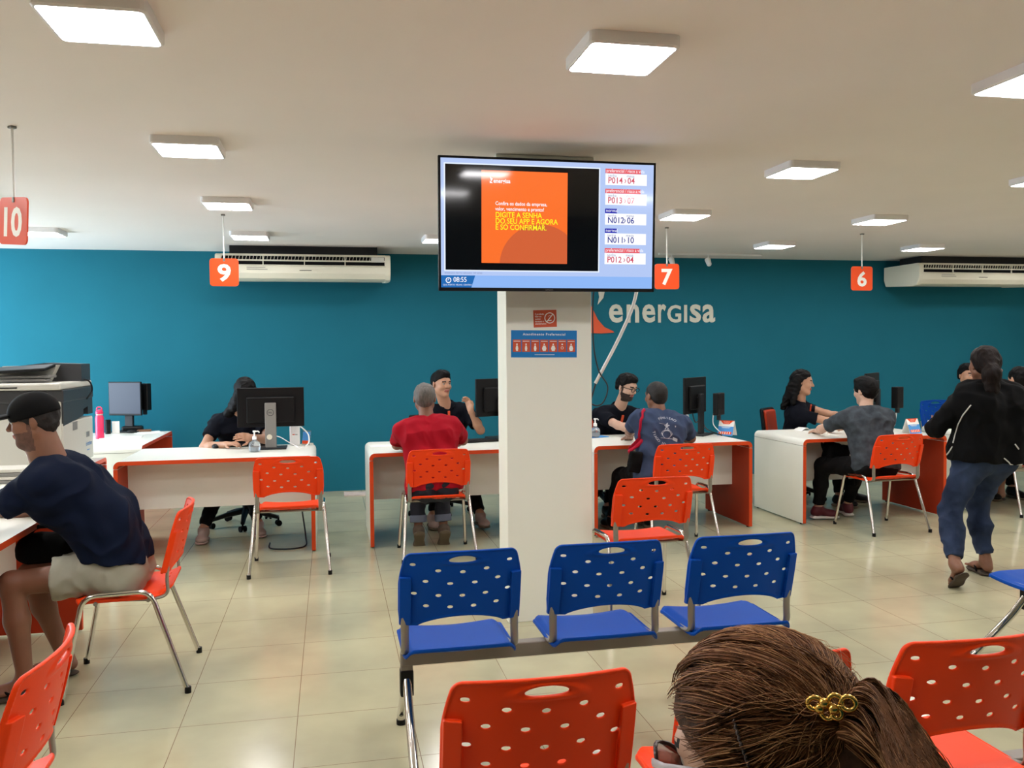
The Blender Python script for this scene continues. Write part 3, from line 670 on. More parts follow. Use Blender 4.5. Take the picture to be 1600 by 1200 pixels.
def posts(parent, wx=1.0, yb=-0.215):
    for s in (-1, 1):
        x = s*0.213*wx; bm = bmesh.new()
        sweep(bm, fillet([(s*0.16*wx, 0.13, 0.425), (x, -0.12, 0.425), (x, yb+0.03, 0.44), (x, yb+0.038, 0.52), (x, yb+0.005, 0.72)], 0.05), 0.01, 12, sx=1.5, sy=0.75, up=(1, 0, 0))
        obj('back_post', bm, M_steel, parent, smooth=True, auto=50)
CG = 'orange visitor chairs with chrome legs'
def make_chair():
    t = thing('visitor_chair', '', 'chair', group=CG); shells(t, M_orange, 1.0, 'o'); posts(t)
    for s in (-1, 1):
        bm = bmesh.new(); sweep(bm, fillet([(s*0.262, 0.262, 0.012), (s*0.232, 0.17, 0.462), (s*0.232, -0.11, 0.468), (s*0.27, -0.262, 0.012)], 0.06, 8), 0.0115, 14); fr = obj('side_frame', bm, M_chrome, t, smooth=True, auto=50)
        for p in ((s*0.2625, 0.2635), (s*0.271, -0.264)):
            b2 = bmesh.new(); cyl(b2, (p[0], p[1], 0), (p[0], p[1], 0.028), 0.0145, seg=14); obj('foot_cap', b2, M_black, fr)
    bm = bmesh.new()
    for y in (0.12, -0.1): cyl(bm, (-0.23, y, 0.425), (0.23, y, 0.425), 0.009, seg=12)
    obj('crossbar', bm, M_steel, t)
    return t
PC = make_chair(); first = True
for (x, y, a, lab) in [(-0.297, 6.33, 0, 'empty orange chair with chrome legs in front of the desk under sign 9'),
                       (0.765, 6.50, 0, 'orange chair on which the man in the red T-shirt sits'),
                       (2.63, 6.33, -4, 'orange chair at the desk right of the column, its right part empty'),
                       (1.765, 4.79, 1, 'empty orange chair standing right behind the row of blue seats'),
                       (4.556, 6.50, 3, 'orange chair on which the man in the grey T-shirt sits'),
                       (-0.935, 4.345, 93, 'orange chair on which the man in the cap sits sideways'),
                       (-0.93, 2.29, 91, 'orange chair cut by the lower left corner of the picture'),
                       (6.30, 6.85, 0, 'orange chair at the right edge behind the walking woman')]:
    if first: PC.location = (x, y, 0); PC.rotation_euler = (0, 0, R(a)); PC['label'] = lab; first = False
    else: dup(PC, (x, y, 0), R(a), lab, CG)

# ---------------------------------------------------------------- beam seating
def bench(name, label, loc, rz, n, m, key, seats, group=None):
    # origin at first seat's centre line under its backrest; the row runs along +x and faces +y
    t = thing(name, label, 'bench seating', loc, rz, group); P = 0.557
    bm = bmesh.new(); box(bm, ((n-1)*P/2, 0.17, 0.385), ((n-1)*P+0.42, 0.05, 0.055), bev=0.004); obj('beam', bm, M_beam, t)
    for k in seats:
        e = thing('seat_unit', None, None); e.parent = t; e.location = (k*P, 0.235, 0)
        if 'label' in e: del e['label']
        shells(e, m, 0.955, key, sy0=-0.245, zseat=0.444); posts(e, 0.955)
        bm = bmesh.new(); box(bm, (0, 0.04, 0.426), (0.34, 0.2, 0.008)); box(bm, (0, -0.065, 0.418), (0.26, 0.03, 0.02)); obj('bracket', bm, M_steel, e)
    for s, x in ((0, -0.19), (1, (n-1)*P+0.19)):
        if n > len(seats) and s == 0 and 0 not in seats: pass
        L = bmesh.new(); box(L, (x, 0.17, 0.36), (0.045, 0.04, 0.09), bev=0.004); lg = obj('leg', L, M_beam, t)
        L = bmesh.new(); box(L, (x, 0.17, 0.29), (0.05, 0.05, 0.10), bev=0.006); obj('sleeve', L, M_black, lg)
        for y, fy in ((0.155, -0.16), (0.185, 0.47)):
            L = bmesh.new(); sweep(L, fillet([(x, y, 0.30), (x, y+(fy-y)*0.25, 0.22), (x, fy, 0.045), (x, fy, 0.014)], 0.07, 8), 0.017, 14); obj('tube', L, M_chrome, lg, smooth=True, auto=50)
            L = bmesh.new(); cyl(L, (x, fy, 0), (x, fy, 0.02), 0.02, seg=16); obj('foot_cap', L, M_black, lg)
    return t
bench('bench_seating', 'row of three blue plastic seats on a steel beam before the column', (0.452, 3.07, 0), 0, 3, M_blue, 'b', (0, 1, 2))
bench('bench_seating', 'row of orange plastic seats on a beam in the foreground', (0.452, 1.845, 0), 0, 4, M_orange, 'o', (0, 1, 2))
bench('bench_seating', 'blue seating at the right edge with only a seat corner showing', (3.51, 2.3, 0), R(90), 3, M_blue, 'b', (0, 1, 2))
bench('bench_seating', 'orange seats under the seated woman, below the bottom edge of the picture', (-0.10, 0.60, 0), 0, 2, M_orange, 'o', (1,))
# ================================================================ things on the desks
def monitor(label, p, rz, pc=True, dell=True, w=0.535, h=0.325, zc=0.34, arm=0.0):
    t = thing('desk_monitor', label, 'monitor', p, rz)
    bm = bmesh.new(); box(bm, (0, 0.015, zc), (w, 0.022, h), bev=0.004); box(bm, (0, -0.004, zc-0.02), (w*0.72, 0.03, h*0.66), bev=0.01); obj('casing', bm, M_black, t)
    bm = bmesh.new(); box(bm, (0, 0.0272, zc+0.004), (w-0.016, 0.002, h-0.03)); obj('screen', bm, mat('screen_dim_glow', rgb(22, 26, 34), 0.3, spec=.3, emit=rgb(96, 108, 140), estr=0.14), t)  # dark screen face with a faint grey-blue glow of its own
    bm = bmesh.new(); box(bm, (0, -0.045, 0.19), (0.09, 0.03, 0.38), bev=0.006); obj('stand_column', bm, M_grey if dell else M_dgrey, t)
    bm = bmesh.new(); box(bm, (0, -0.02, 0.008), (0.25, 0.2, 0.014), bev=0.005); obj('stand_base', bm, M_dgrey, t)
    bm = bmesh.new(); box(bm, (0, -0.028, 0.30), (0.1, 0.03, 0.1), bev=0.004); obj('mount', bm, M_black, t)
    if dell:
        G = Graphic(); G.ring(0, 0, 0.024, 0.028, M_dgrey); G.text('DELL', 0, -0.005, 0.016, M_dgrey, align='CENTER', bold=0.02); G.build('maker_mark', plane_frame((0, -0.0606, 0.30), (1, 0, 0), (0, 0, 1)), t)
        bm = bmesh.new(); lathe(bm, [(0.014, 0), (0.022, 0), (0.022, 0.003), (0.014, 0.003)], 20); bmesh.ops.transform(bm, matrix=Matrix.Translation((-0.01, -0.0605, 0.10)) @ Euler((R(90), 0, 0)).to_matrix().to_4x4(), verts=bm.verts); obj('cable_hole', bm, M_acwhite, t)
    return t
def minipc(label, p, rz, size=(0.18, 0.05, 0.18), m=None):
    t = thing('mini_computer', label, 'computer', p, rz)
    bm = bmesh.new(); box(bm, (0, 0, size[2]/2), size, bev=0.006); obj('casing', bm, m or M_black, t)
    bm = bmesh.new()
    for k in range(7): box(bm, (-size[0]*0.36+k*size[0]*0.12, -size[1]/2, size[2]*0.55), (size[0]*0.04, 0.003, size[2]*0.6))
    obj('vent', bm, M_dgrey, t); bm = bmesh.new(); box(bm, (0, 0, -0.02), (0.03, 0.03, 0.05)); obj('holder', bm, M_dgrey, t); return t
def sanitizer(label, p, s=1.0):
    t = thing('sanitizer_bottle', label, 'bottle', p, 0.5, None)
    bm = bmesh.new(); lathe(bm, [(0.030*s, 0.0), (0.044*s, 0.008*s), (0.046*s, 0.05*s), (0.040*s, 0.075*s), (0.016*s, 0.092*s), (0.014*s, 0.105*s)], 28); obj('bottle_body', bm, M_clear, t, smooth=True, auto=50)
    bm = bmesh.new(); lathe(bm, [(0.028*s, 0.004), (0.040*s, 0.010*s), (0.042*s, 0.04*s), (0.001, 0.041*s)], 24); obj('gel', bm, M_gel, t, smooth=True, auto=50)
    bm = bmesh.new(); lathe(bm, [(0.017*s, 0.10*s), (0.017*s, 0.122*s), (0.007*s, 0.128*s), (0.006*s, 0.155*s), (0.013*s, 0.158*s), (0.012*s, 0.170*s)], 20); sweep(bm, [(0, 0, 0.162*s), (0.03*s, 0, 0.163*s), (0.042*s, 0, 0.152*s)], 0.0055*s, 10); obj('pump', bm, M_white, t, smooth=True, auto=50)
    return t
def keyboard(label, p, rz):
    t = thing('keyboard', label, 'keyboard', p, rz); bm = bmesh.new(); box(bm, (0, 0, 0.010), (0.43, 0.13, 0.018), bev=0.005); obj('base', bm, M_black, t)
    bm = bmesh.new()
    for r_ in range(5):
        for k in range(20): box(bm, (-0.2+0.021*k, -0.048+0.024*r_, 0.021), (0.018, 0.019, 0.005))
    tag(obj('keys', bm, M_dgrey, t), kind='stuff'); return t
def mouse(label, p, rz=0.0):
    o = SDF().ell((0, 0, 0.012), ((1, 0, 0), (0, 1, 0), (0, 0, 1)), (0.031, 0.055, 0.024)).build('computer_mouse', 0.003, M_black, cuts=(((0, 0, 0.0005), (0, 0, -1)),)); o.location = p; o.rotation_euler = (0, 0, rz); return tag(o, label, 'mouse')
def tent(label, p, rz):
    t = thing('tent_card', label, 'tent card', p, rz); W, Hh, D = 0.15, 0.135, 0.05
    bm = bmesh.new(); prism(bm, [(-D, 0), (-D+0.002, 0), (0.0, Hh-0.002), (D-0.002, 0), (D, 0), (0.001, Hh), (-0.001, Hh)], -W/2, W/2, 'x'); obj('card', bm, M_paper, t)
    G = Graphic(); L = math.hypot(D, Hh); G.rect(-W/2, 0, W/2, L, M_blueband); G.poly([(-W/2+0.01, L), (W/2-0.01, L), (W/2-0.045, L-0.035), (-W/2+0.045, L-0.035)], M_sign, 0.0004); G.rect(-W/2, L-0.006, W/2, L, M_sign, 0.0004)
    G.text('Atendimento', 0, L-0.016, 0.012, M_txtwhite, 0.0008, align='CENTER'); G.text('preferencial', 0, L-0.028, 0.011, M_txtwhite, 0.0008, align='CENTER')
    G.rect(-0.045, L-0.065, 0.045, L-0.062, M_txtwhite, 0.0004); G.rect(-0.035, L-0.073, 0.035, L-0.070, M_txtwhite, 0.0004); G.rrect(-W/2+0.012, 0.012, W/2-0.012, 0.038, 0.01, M_sign, 0.0004)
    for k in range(5): x = -0.044+0.022*k; G.rect(x-0.004, 0.015, x+0.004, 0.028, M_txtwhite, 0.0008); G.ring(x, 0.032, 0, 0.004, M_txtwhite, 0.0008, 10)
    G.build('print', plane_frame((0, -D-0.0006, 0), (1, 0, 0), (0, D, Hh)), t); return t
def sheet(name, label, p, rz, w, d, m=None, th=0.0015, cat='paper'):
    bm = bmesh.new(); box(bm, (0, 0, th/2), (w, d, th)); o = obj(name, bm, m or M_paper); o.location = p; o.rotation_euler = (0, 0, rz); return tag(o, label, cat)
Z0 = DH+0.0005
def dp(px, py):
    q = onz(px, py, DH); q.z = Z0; k = min(1.0, (7.56 if px > 300 else 9.22)/q.y); q.x *= k; q.y *= k; return q

# desk under sign 9
monitor('large black monitor seen from behind with grey stand on the desk under sign 9', dp(424, 701)+Vector((0, 0.02, 0)), R(0))
p = dp(378, 700); p.y += 0.10; keyboard('black keyboard behind the monitor on the desk under sign 9', p+Vector((0, 0.05, 0)), R(4))
mouse('black mouse at the left on the desk under sign 9', dp(337, 700), R(10))
sanitizer('clear pump bottle of hand gel in front of the big rear-facing monitor', dp(398, 706))
t = thing('router_box', 'upright white box beside the monitor under sign 9', 'device', dp(461, 694)); bm = bmesh.new(); box(bm, (0, 0, 0.085), (0.085, 0.035, 0.17), bev=0.012, seg=3); obj('casing', bm, M_white, t); G = Graphic(); G.rect(-0.02, 0, 0.0, 0.008, M_signred); G.rect(0.003, 0, 0.022, 0.006, M_grey); G.build('badge', plane_frame((0.0, -0.018, 0.09), (1, 0, 0), (0, 0, 1)), t)
rb_ = t; o = hang('power_cord', None, [dp(458, 694)+Vector((0, 0.02, 0.16)), dp(468, 694)+Vector((0, 0, 0.165)), dp(481, 694)+Vector((0, -.01, 0.10)), dp(483, 697)+Vector((0, -.02, 0.04)), dp(478, 699)+Vector((0, 0, 0.008))], 0.006, M_white); o.parent = rb_; o.location = -rb_.location
hang('usb_cord', 'thin white cord from the grey monitor stand to the desk top', [dp(430, 699)+Vector((0, -0.03, 0.10)), dp(440, 699)+Vector((0, -.04, 0.085)), dp(455, 700)+Vector((0, -0.03, 0.04)), dp(470, 701)+Vector((0, 0, 0.006))], 0.004, M_white)
t = thing('card_holder', 'tilted clear card holder with blue and orange card on the desk under sign 9', 'card holder', dp(478, 695), R(-25)); bm = bmesh.new(); box(bm, (0, 0.012, 0.06), (0.075, 0.004, 0.13), rot=Euler((R(-14), 0, 0))); obj('holder', bm, M_clear, t)
bm = bmesh.new(); box(bm, (0, 0.0095, 0.075), (0.066, 0.002, 0.075), rot=Euler((R(-14), 0, 0))); obj('blue_card', bm, M_blueband, t); bm = bmesh.new(); box(bm, (0, 0.0, 0.028), (0.066, 0.002, 0.035), rot=Euler((R(-14), 0, 0))); obj('orange_card', bm, M_sign, t)
bm = bmesh.new(); box(bm, (0, 0.03, 0.007), (0.08, 0.07, 0.012), bev=0.003); obj('stand_base', bm, M_lgrey, t)
# things in the knee space
t = thing('power_strip', 'black power box hanging under the desk under sign 9', 'power strip', (-0.30, 7.32, 0.30)); bm = bmesh.new(); box(bm, (0, 0, 0), (0.2, 0.12, 0.05), bev=0.008); obj('casing', bm, M_black, t)
bm = bmesh.new(); box(bm, (0, 0, -0.03), (0.22, 0.14, 0.008)); obj('shelf', bm, M_lgrey, t)
bm = bmesh.new(); box(bm, (0, 0.0, 0.22), (0.012, 0.03, 0.40)); obj('hanger', bm, M_lgrey, t)
hang('floor_cable', 'dark cable loop lying on the floor under the desk under sign 9', [(-0.25, 7.24, 0.26), (-0.22, 7.15, 0.05), (-0.22, 6.98, 0.008), (-0.33, 6.90, 0.008), (-0.48, 6.95, 0.008), (-0.5, 7.15, 0.008)], 0.006, M_wood)
# desk left of the column
sheet('paper_sheet', 'white papers on the left end of the desk with the red-shirted client', dp(606, 697), R(3), 0.30, 0.12, th=0.004)
keyboard('black keyboard beside the column in front of the attendant with raised hand', dp(757, 691)+Vector((0.03, 0.06, 0)), R(10))
monitor('black monitor partly hidden by the column on the desk of the attendant with raised hand', dp(772, 687)+Vector((0.09, 0.14, 0)), R(24), dell=False, w=0.52, h=0.34, zc=0.37)
# desk right of the column
bm = bmesh.new(); box(bm, (0, 0, 0.003), (0.2, 0.13, 0.006), bev=0.002); o = obj('cleaning_cloth', bm, M_blueband); o.location = dp(931, 683); o.rotation_euler = (0, 0, 0.3); tag(o, 'folded light blue cloth under the gel bottle beside the column', 'cloth')
sanitizer('clear pump bottle of hand gel on a blue cloth beside the column', dp(930, 684)+Vector((0, 0, 0.006)), 1.0)
monitor('black monitor turned away on the desk right of the column', dp(1100, 681)+Vector((-0.03, 0.10, 0)), R(44), dell=False, w=0.5, h=0.33, zc=0.365)
minipc('black mini computer mounted beside the monitor right of the column', dp(1112, 681)+Vector((0.06, -0.02, 0.19)), R(44), (0.17, 0.05, 0.20))
t = thing('router_box', 'white box behind the monitor right of the column', 'device', dp(1078, 676)+Vector((0, .1, 0))); bm = bmesh.new(); box(bm, (0, 0, 0.085), (0.06, 0.04, 0.17), bev=0.012, seg=3); obj('casing', bm, M_white, t); bm = bmesh.new(); box(bm, (0, -0.02, 0.12), (0.02, 0.004, 0.006)); obj('indicator', bm, M_grey, t)
tent('blue and orange tent card at the right end of the desk beside the column', dp(1136, 680), R(-52))
hang('monitor_cables', 'bundle of black cables below the monitor right of the column', [dp(1085, 676)+Vector((0, .05, 0.2)), dp(1090, 676)+Vector((0, .05, 0.1)), dp(1100, 676)+Vector((0, .06, 0.12)), dp(1108, 678)+Vector((0, .05, 0.04)), dp(1128, 682)+Vector((0, 0, 0.01))], 0.006, M_wood)
hang('white_cord', 'white cord falling from the mini computer right of the column', [dp(1117, 680)+Vector((0, 0.03, 0.2)), dp(1116, 680)+Vector((0, .02, 0.1)), dp(1125, 680)+Vector((0, 0, 0.03)), dp(1132, 680)+Vector((0, 0.05, 0.01))], 0.005, M_white)
# desk under sign 6
tent('blue and orange folded tent card on the desk under sign 6', Vector((5.215, 7.0, Z0)), R(14))
monitor('black monitor behind the head of the grey-shirted client', dp(1376, 668)+Vector((0, 0.12, 0)), R(42), dell=False, w=0.5, h=0.33, zc=0.37)
minipc('black mini computer standing behind the grey-shirted client', dp(1399, 668)+Vector((0.02, 0.0, 0.19)), R(20), (0.10, 0.07, 0.21))
hang('white_cord', 'white cord hanging under the mini computer under sign 6', [dp(1404, 668)+Vector((0.0, 0.03, 0.19)), dp(1402, 668)+Vector((0, .02, 0.12)), dp(1398, 668)+Vector((0, 0, 0.04)), dp(1396, 668)+Vector((0, 0, 0.01))], 0.007, M_white)
bm = bmesh.new(); prism(bm, [(-0.09, 0), (-0.05, 0.012), (0.0, 0.022), (0.03, 0.004), (0.09, 0.0), (0.03, 0.007), (0.0, 0.026), (-0.05, 0.016)], -0.05, 0.05, 'y'); o = obj('folded_paper', bm, M_paper); o.location = dp(1255, 671); o.rotation_euler = (0, 0, 0.4); tag(o, 'crumpled white paper on the left end of the desk under sign 6', 'paper')
# far right desk: white paper pad and blue seat behind
bm = bmesh.new(); box(bm, (0, 0, 0.025), (0.3, 0.2, 0.05), bev=0.006); o = obj('paper_stack', bm, M_paper); o.location = dp(1466, 663)+Vector((0.10, 0, 0)); tag(o, 'stack of white paper on the desk behind the walking woman', 'paper stack')
# far left desk
monitor('monitor with grey-blue screen and webcam on the far left corner desk', dp(190, 676)+Vector((0.03, 0.10, 0)), R(158), dell=False, w=0.36, h=0.34, zc=0.34)
minipc('black mini computer behind the monitor on the far left corner desk', dp(214, 672)+Vector((0.06, 0.10, 0.22)), R(150), (0.12, 0.06, 0.27))
t = thing('water_bottle', 'pink flask with handled lid on the far left corner desk', 'bottle', dp(155, 686)+Vector((0, 0.03, 0)))
bm = bmesh.new(); lathe(bm, [(0.033, 0), (0.037, 0.004), (0.037, 0.20), (0.030, 0.216), (0.028, 0.222)], 28); obj('flask', bm, M_pink, t, smooth=True, auto=40)
bm = bmesh.new(); lathe(bm, [(0.030, 0.222), (0.030, 0.232)], 28); obj('collar', bm, M_lgrey, t)
bm = bmesh.new(); lathe(bm, [(0.033, 0.232), (0.033, 0.255), (0.018, 0.266), (0.016, 0.272)], 24); sweep(bm, fillet([(-0.022, 0, 0.25), (-0.022, 0, 0.295), (0.022, 0, 0.295), (0.022, 0, 0.25)], 0.02), 0.006, 10); obj('lid', bm, M_pink, t, smooth=True, auto=40)
sheet('paper_sheet', 'loose white sheets beside the pink flask', dp(190, 684), R(5), 0.36, 0.16, th=0.006)
sheet('paper_sheet', 'white sheet at the back of the far left corner desk', dp(232, 676), R(20), 0.25, 0.3, th=0.002)
mouse('small black mouse on the far left corner desk', dp(206, 676), R(80))
bm = bmesh.new(); lathe(bm, [(0.026, 0), (0.028, 0.14), (0.025, 0.14), (0.024, 0.01)], 20); o = obj('pen_cup', bm, M_black, smooth=True, auto=40); o.location = dp(169, 678); tag(o, 'tall black cup between pink flask and monitor', 'cup')
sheet('note_card', 'small white card with orange mark below the corner monitor', dp(181, 672), 0, 0.07, 0.004, th=0.12, cat='card')
bm = bmesh.new(); box(bm, (0, 0, 0.03), (0.2, 0.1, 0.06), bev=0.02); o = obj('desk_phone', bm, M_black); o.location = dp(197, 672)+Vector((0.03, 0.15, 0)); tag(o, 'black desk phone at the foot of the corner monitor', 'phone')
bm = bmesh.new(); box(bm, (0, 0, 0.012), (0.13, 0.07, 0.024), bev=0.008); o = obj('wallet', bm, mat('brown_leather', rgb(120, 84, 60), 0.6)); o.location = dp(222, 671)+Vector((0.0, 0.10, 0)); tag(o, 'small brown object on the far left corner desk', 'wallet')

# ---------------------------------------------------------------- printer on its desk
M_pr_l = mat('printer_light', rgb(196, 194, 184), 0.45); M_pr_d = mat('printer_dark', rgb(52, 52, 54), 0.4)
t = thing('office_printer', 'big grey and charcoal office printer with scanner lid behind the man in a cap', 'printer', (-2.10, 6.795, Z0)); W2, D2 = 0.30, 0.375
bm = bmesh.new(); box(bm, (0, 0, 0.16), (0.6, 0.75, 0.32), bev=0.01); obj('lower_body', bm, M_pr_l, t)
bm = bmesh.new(); prism(bm, [(-D2+0.004, 0.30), (0.12, 0.34), (0.12, 0.385), (0.24, 0.40), (0.24, 0.34), (D2-0.004, 0.34), (D2-0.004, 0.52), (-D2+0.004, 0.52)], -W2+0.003, W2+0.002, 'x'); obj('upper_body', bm, M_pr_d, t)
bm = bmesh.new(); box(bm, (-0.05, -D2-0.004, 0.20), (0.46, 0.02, 0.36), bev=0.006); obj('front_panel', bm, M_pr_l, t)
bm = bmesh.new(); box(bm, (0.265, -D2+0.0, 0.26), (0.05, 0.03, 0.42), bev=0.008); obj('corner_trim', bm, M_pr_l, t)
bm = bmesh.new(); box(bm, (0, 0, 0.475+0.03), (0.615, 0.765, 0.09), bev=0.01); obj('scanner_body', bm, M_pr_d, t)
bm = bmesh.new(); box(bm, (-0.03, -0.015, 0.572), (0.66, 0.79, 0.045), bev=0.012); obj('scanner_lid', bm, M_pr_l, t)
bm = bmesh.new(); box(bm, (-0.12, -0.41, 0.568), (0.3, 0.01, 0.008)); obj('lid_slot', bm, M_black, t)
bm = bmesh.new(); prism(bm, [(-0.3, 0.594), (0.30, 0.594), (0.30, 0.72), (0.05, 0.73), (-0.12, 0.71), (-0.26, 0.64)], 0.10, 0.34, 'y'); obj('document_feeder', bm, M_pr_d, t)
bm = bmesh.new(); prism(bm, [(-0.31, 0.594), (0.10, 0.594), (0.16, 0.715), (-0.2, 0.71)], 0.02, 0.10, 'y'); obj('feeder_cheek', bm, M_pr_l, t)
bm = bmesh.new(); box(bm, (-0.05, -0.10, 0.69), (0.40, 0.26, 0.022), bev=0.008, rot=Euler((R(6), R(-3), 0))); obj('input_tray', bm, M_black, t)
bm = bmesh.new(); box(bm, (-0.04, -0.06, 0.635), (0.38, 0.2, 0.02), bev=0.005); box(bm, (-0.04, -0.12, 0.61), (0.36, 0.1, 0.02), bev=0.004); obj('output_guides', bm, M_grey, t)
G = Graphic(); G.rect(-0.16, 0.25, -0.04, 0.31, M_grey); G.rect(0.18, 0.17, 0.27, 0.21, M_grey); G.text('brother', 0.17, 0.105, 0.05, M_stick_bl); G.rect(0.19, 0.07, 0.27, 0.076, M_stick_bl)
G.build('side_labels', plane_frame((0.3012, 0, 0), (0, 1, 0), (0, 0, 1)), t)
bm = bmesh.new(); sweep(bm, fillet([(0.27, 0.12, 0.61), (0.33, 0.2, 0.60), (0.335, 0.27, 0.52), (0.32, 0.15, 0.46)], 0.05), 0.006, 8); obj('feeder_cable', bm, M_black, t, smooth=True)
for k in range(4):
    bm = bmesh.new(); box(bm, (0, 0, 0.011), (0.30, 0.22, 0.02), bev=0.003); o = obj('document_tray', bm, M_lgrey if k % 2 else M_grey); o.location = (-2.05+0.01*k, 5.92, Z0+0.0225*k); tag(o, ('lowest', 'second lowest', 'third lowest', 'topmost')[k]+' of the stacked grey trays before the printer', 'tray', 'stacked document trays')

# ---------------------------------------------------------------- attendants' swivel chairs
def office_chair(label, x, y, rz, dup_=None):
    t = thing('office_chair', label, 'office chair', (x, y, 0), rz, 'swivel chairs behind the desks')
    for k in range(5):
        a = R(90+72*k); bm = bmesh.new(); sweep(bm, [(0.03*math.cos(a), 0.03*math.sin(a), 0.13), (0.16*math.cos(a), 0.16*math.sin(a), 0.11), (0.30*math.cos(a), 0.30*math.sin(a), 0.075)], 0.02, 8, sx=1.2, radii=[0.026, 0.022, 0.016]); b = obj('base_arm', bm, M_black, t, smooth=True, auto=50)
        bm = bmesh.new(); c = Vector((0.30*math.cos(a), 0.30*math.sin(a), 0.027)); n = Vector((-math.sin(a+0.6), math.cos(a+0.6), 0))
        for s in (-1, 1): cyl(bm, c+n*s*0.011, c+n*s*0.028, 0.026, seg=16)
        cyl(bm, c-n*0.012, c+n*0.012, 0.012, seg=10); cyl(bm, c+Vector((0, 0, 0.01)), c+Vector((0, 0, 0.05)), 0.008, seg=8); obj('caster', bm, M_blackm, b)
    bm = bmesh.new(); cyl(bm, (0, 0, 0.11), (0, 0, 0.40), 0.028, seg=16); obj('gas_column', bm, M_black, t)
    o = SDF().box((0, 0.02, 0.425), ((1, 0, 0), (0, 1, 0), (0, 0, 1)), (0.24, 0.235, 0.03), 0.028).build('seat_cushion', 0.008, M_blackm, t)
    bm = bmesh.new(); sweep(bm, fillet([(0, -0.05, 0.395), (0, -0.25, 0.40), (0, -0.29, 0.55), (0, -0.275, 0.72)], 0.06), 0.022, 10, sx=1.4, sy=.6, up=(1, 0, 0)); obj('back_bar', bm, M_black, t, smooth=True, auto=50)
    def bend(V): x = V[:, 0]; z = V[:, 2]; return np.stack([x, V[:, 1]+0.9*x*x-0.12*(z-0.6), z], 1)
    SDF().box((0, -0.262, 0.71), ((1, 0, 0), (0, 1, 0), (0, 0, 1)), (0.225, 0.018, 0.21), 0.016).build('back_frame', 0.008, M_black, t, post=bend)
    SDF().box((0, -0.236, 0.71), ((1, 0, 0), (0, 1, 0), (0, 0, 1)), (0.200, 0.022, 0.19), 0.018).build('back_pad', 0.008, M_inner, t, post=bend)
    return t
oc = office_chair('black swivel chair of the attendant hidden by the monitor under sign 9', -0.76, 7.98, R(180))
for x, y, a, lab in ((0.99, 8.16, 188, 'black swivel chair of the attendant raising a hand left of the column'), (2.55, 8.02, 178, 'black and orange swivel chair of the bearded attendant'),
                     (4.58, 7.98, 228, 'black and orange swivel chair of the long-haired attendant under sign 6')):
    dup(oc, (x, y, 0), R(a), lab, 'swivel chairs behind the desks')
# blue plastic chair by the wall at the far right
t = thing('plastic_chair', 'bright blue plastic chair behind the last desk, left of the walking woman', 'chair', (6.56, 8.14, 0.0), R(180))
shells(t, M_blue, 1.0, 'b', zb=0.66); posts(t)
for s in (-1, 1):
    bm = bmesh.new(); sweep(bm, fillet([(s*0.262, 0.262, 0.012), (s*0.232, 0.17, 0.462), (s*0.232, -0.11, 0.468), (s*0.27, -0.262, 0.012)], 0.06, 8), 0.0115, 14); fr = obj('side_frame', bm, M_chrome, t, smooth=True, auto=50)
# ================================================================ people
def V3(*a): return Vector(a if len(a) == 3 else a[0])
def ik(a, b, L1, L2, hint):
    a = V3(a); b = V3(b); d = b-a; L = d.length
    if L > (L1+L2)*0.995: b = a+d*((L1+L2)*0.995/L); d = b-a; L = d.length
    x = (L1*L1-L2*L2+L*L)/(2*L); h = math.sqrt(max(L1*L1-x*x, 0)); u = d/L; hp = V3(hint); hp = hp-u*hp.dot(u)
    return a+u*x+hp.normalized()*h, b
SKINS = {}
def skin(name, c): return mat('skin_'+name, c, 0.5, noise=0.06, nscale=14, bump=0.1, bscale=120)
M_hair_b = mat('black_hair', rgb(9, 7, 7), 0.6, spec=.14, noise=0.35, nscale=30, bump=0.8, bscale=30, stretch=(3, 3, .5))
M_hair_g = mat('grey_hair', rgb(92, 88, 84), 0.6, noise=0.35, nscale=40, bump=0.8, bscale=40, stretch=(2, 2, .7))
M_hair_s = mat('cropped_hair', rgb(20, 16, 15), 0.7, noise=0.25, nscale=40, bump=0.5, bscale=90)
M_lip = mat('lips', rgb(150, 84, 74), 0.45); M_beard = mat('beard_stubble', rgb(46, 32, 28), 0.8, noise=0.2, nscale=60, bump=0.6, bscale=120); M_brow = mat('eyebrow_hair', rgb(28, 22, 20), 0.8)
M_stub = mat('stubble', rgb(96, 66, 54), 0.8, noise=0.2, nscale=60)
M_eyew = mat('eye_white', rgb(176, 168, 160), 0.3); M_iris = mat('iris', rgb(34, 22, 16), 0.15)
M_navy = mat('navy_cotton', rgb(9, 19, 40), 0.9, noise=0.12, nscale=6, bump=0.25, bscale=16, spec=0.15)
M_uni = mat('uniform_navy', rgb(6, 9, 20), 0.85, noise=0.1, nscale=6, bump=0.2, bscale=16, spec=0.15)
M_red = mat('red_cotton', rgb(156, 14, 32), 0.85, noise=0.08, nscale=6, bump=0.25, bscale=16, spec=0.15)
M_slate = mat('slate_blue_cotton', rgb(56, 68, 94), 0.85, noise=0.08, nscale=6, bump=0.25, bscale=16, spec=0.15)
M_marl = mat('grey_marled_cotton', rgb(62, 68, 74), 0.9, noise=0.32, nscale=17, bump=0.25, bscale=16, spec=0.15)
M_blkcl = mat('black_knit', rgb(6, 6, 7), 0.9, spec=.15, noise=0.1, nscale=8, bump=0.3, bscale=40)
M_jeans = mat('blue_denim', rgb(20, 32, 58), 0.85, spec=.2, noise=0.45, nscale=4.5, col2=rgb(54, 68, 96), bump=0.35, bscale=30)
M_djeans = mat('dark_denim', rgb(22, 28, 42), 0.8, noise=0.2, nscale=6, bump=0.3, bscale=30)
M_blkpt = mat('black_trousers', rgb(12, 12, 13), 0.85, spec=.15, noise=0.15, nscale=6, bump=0.3, bscale=20)
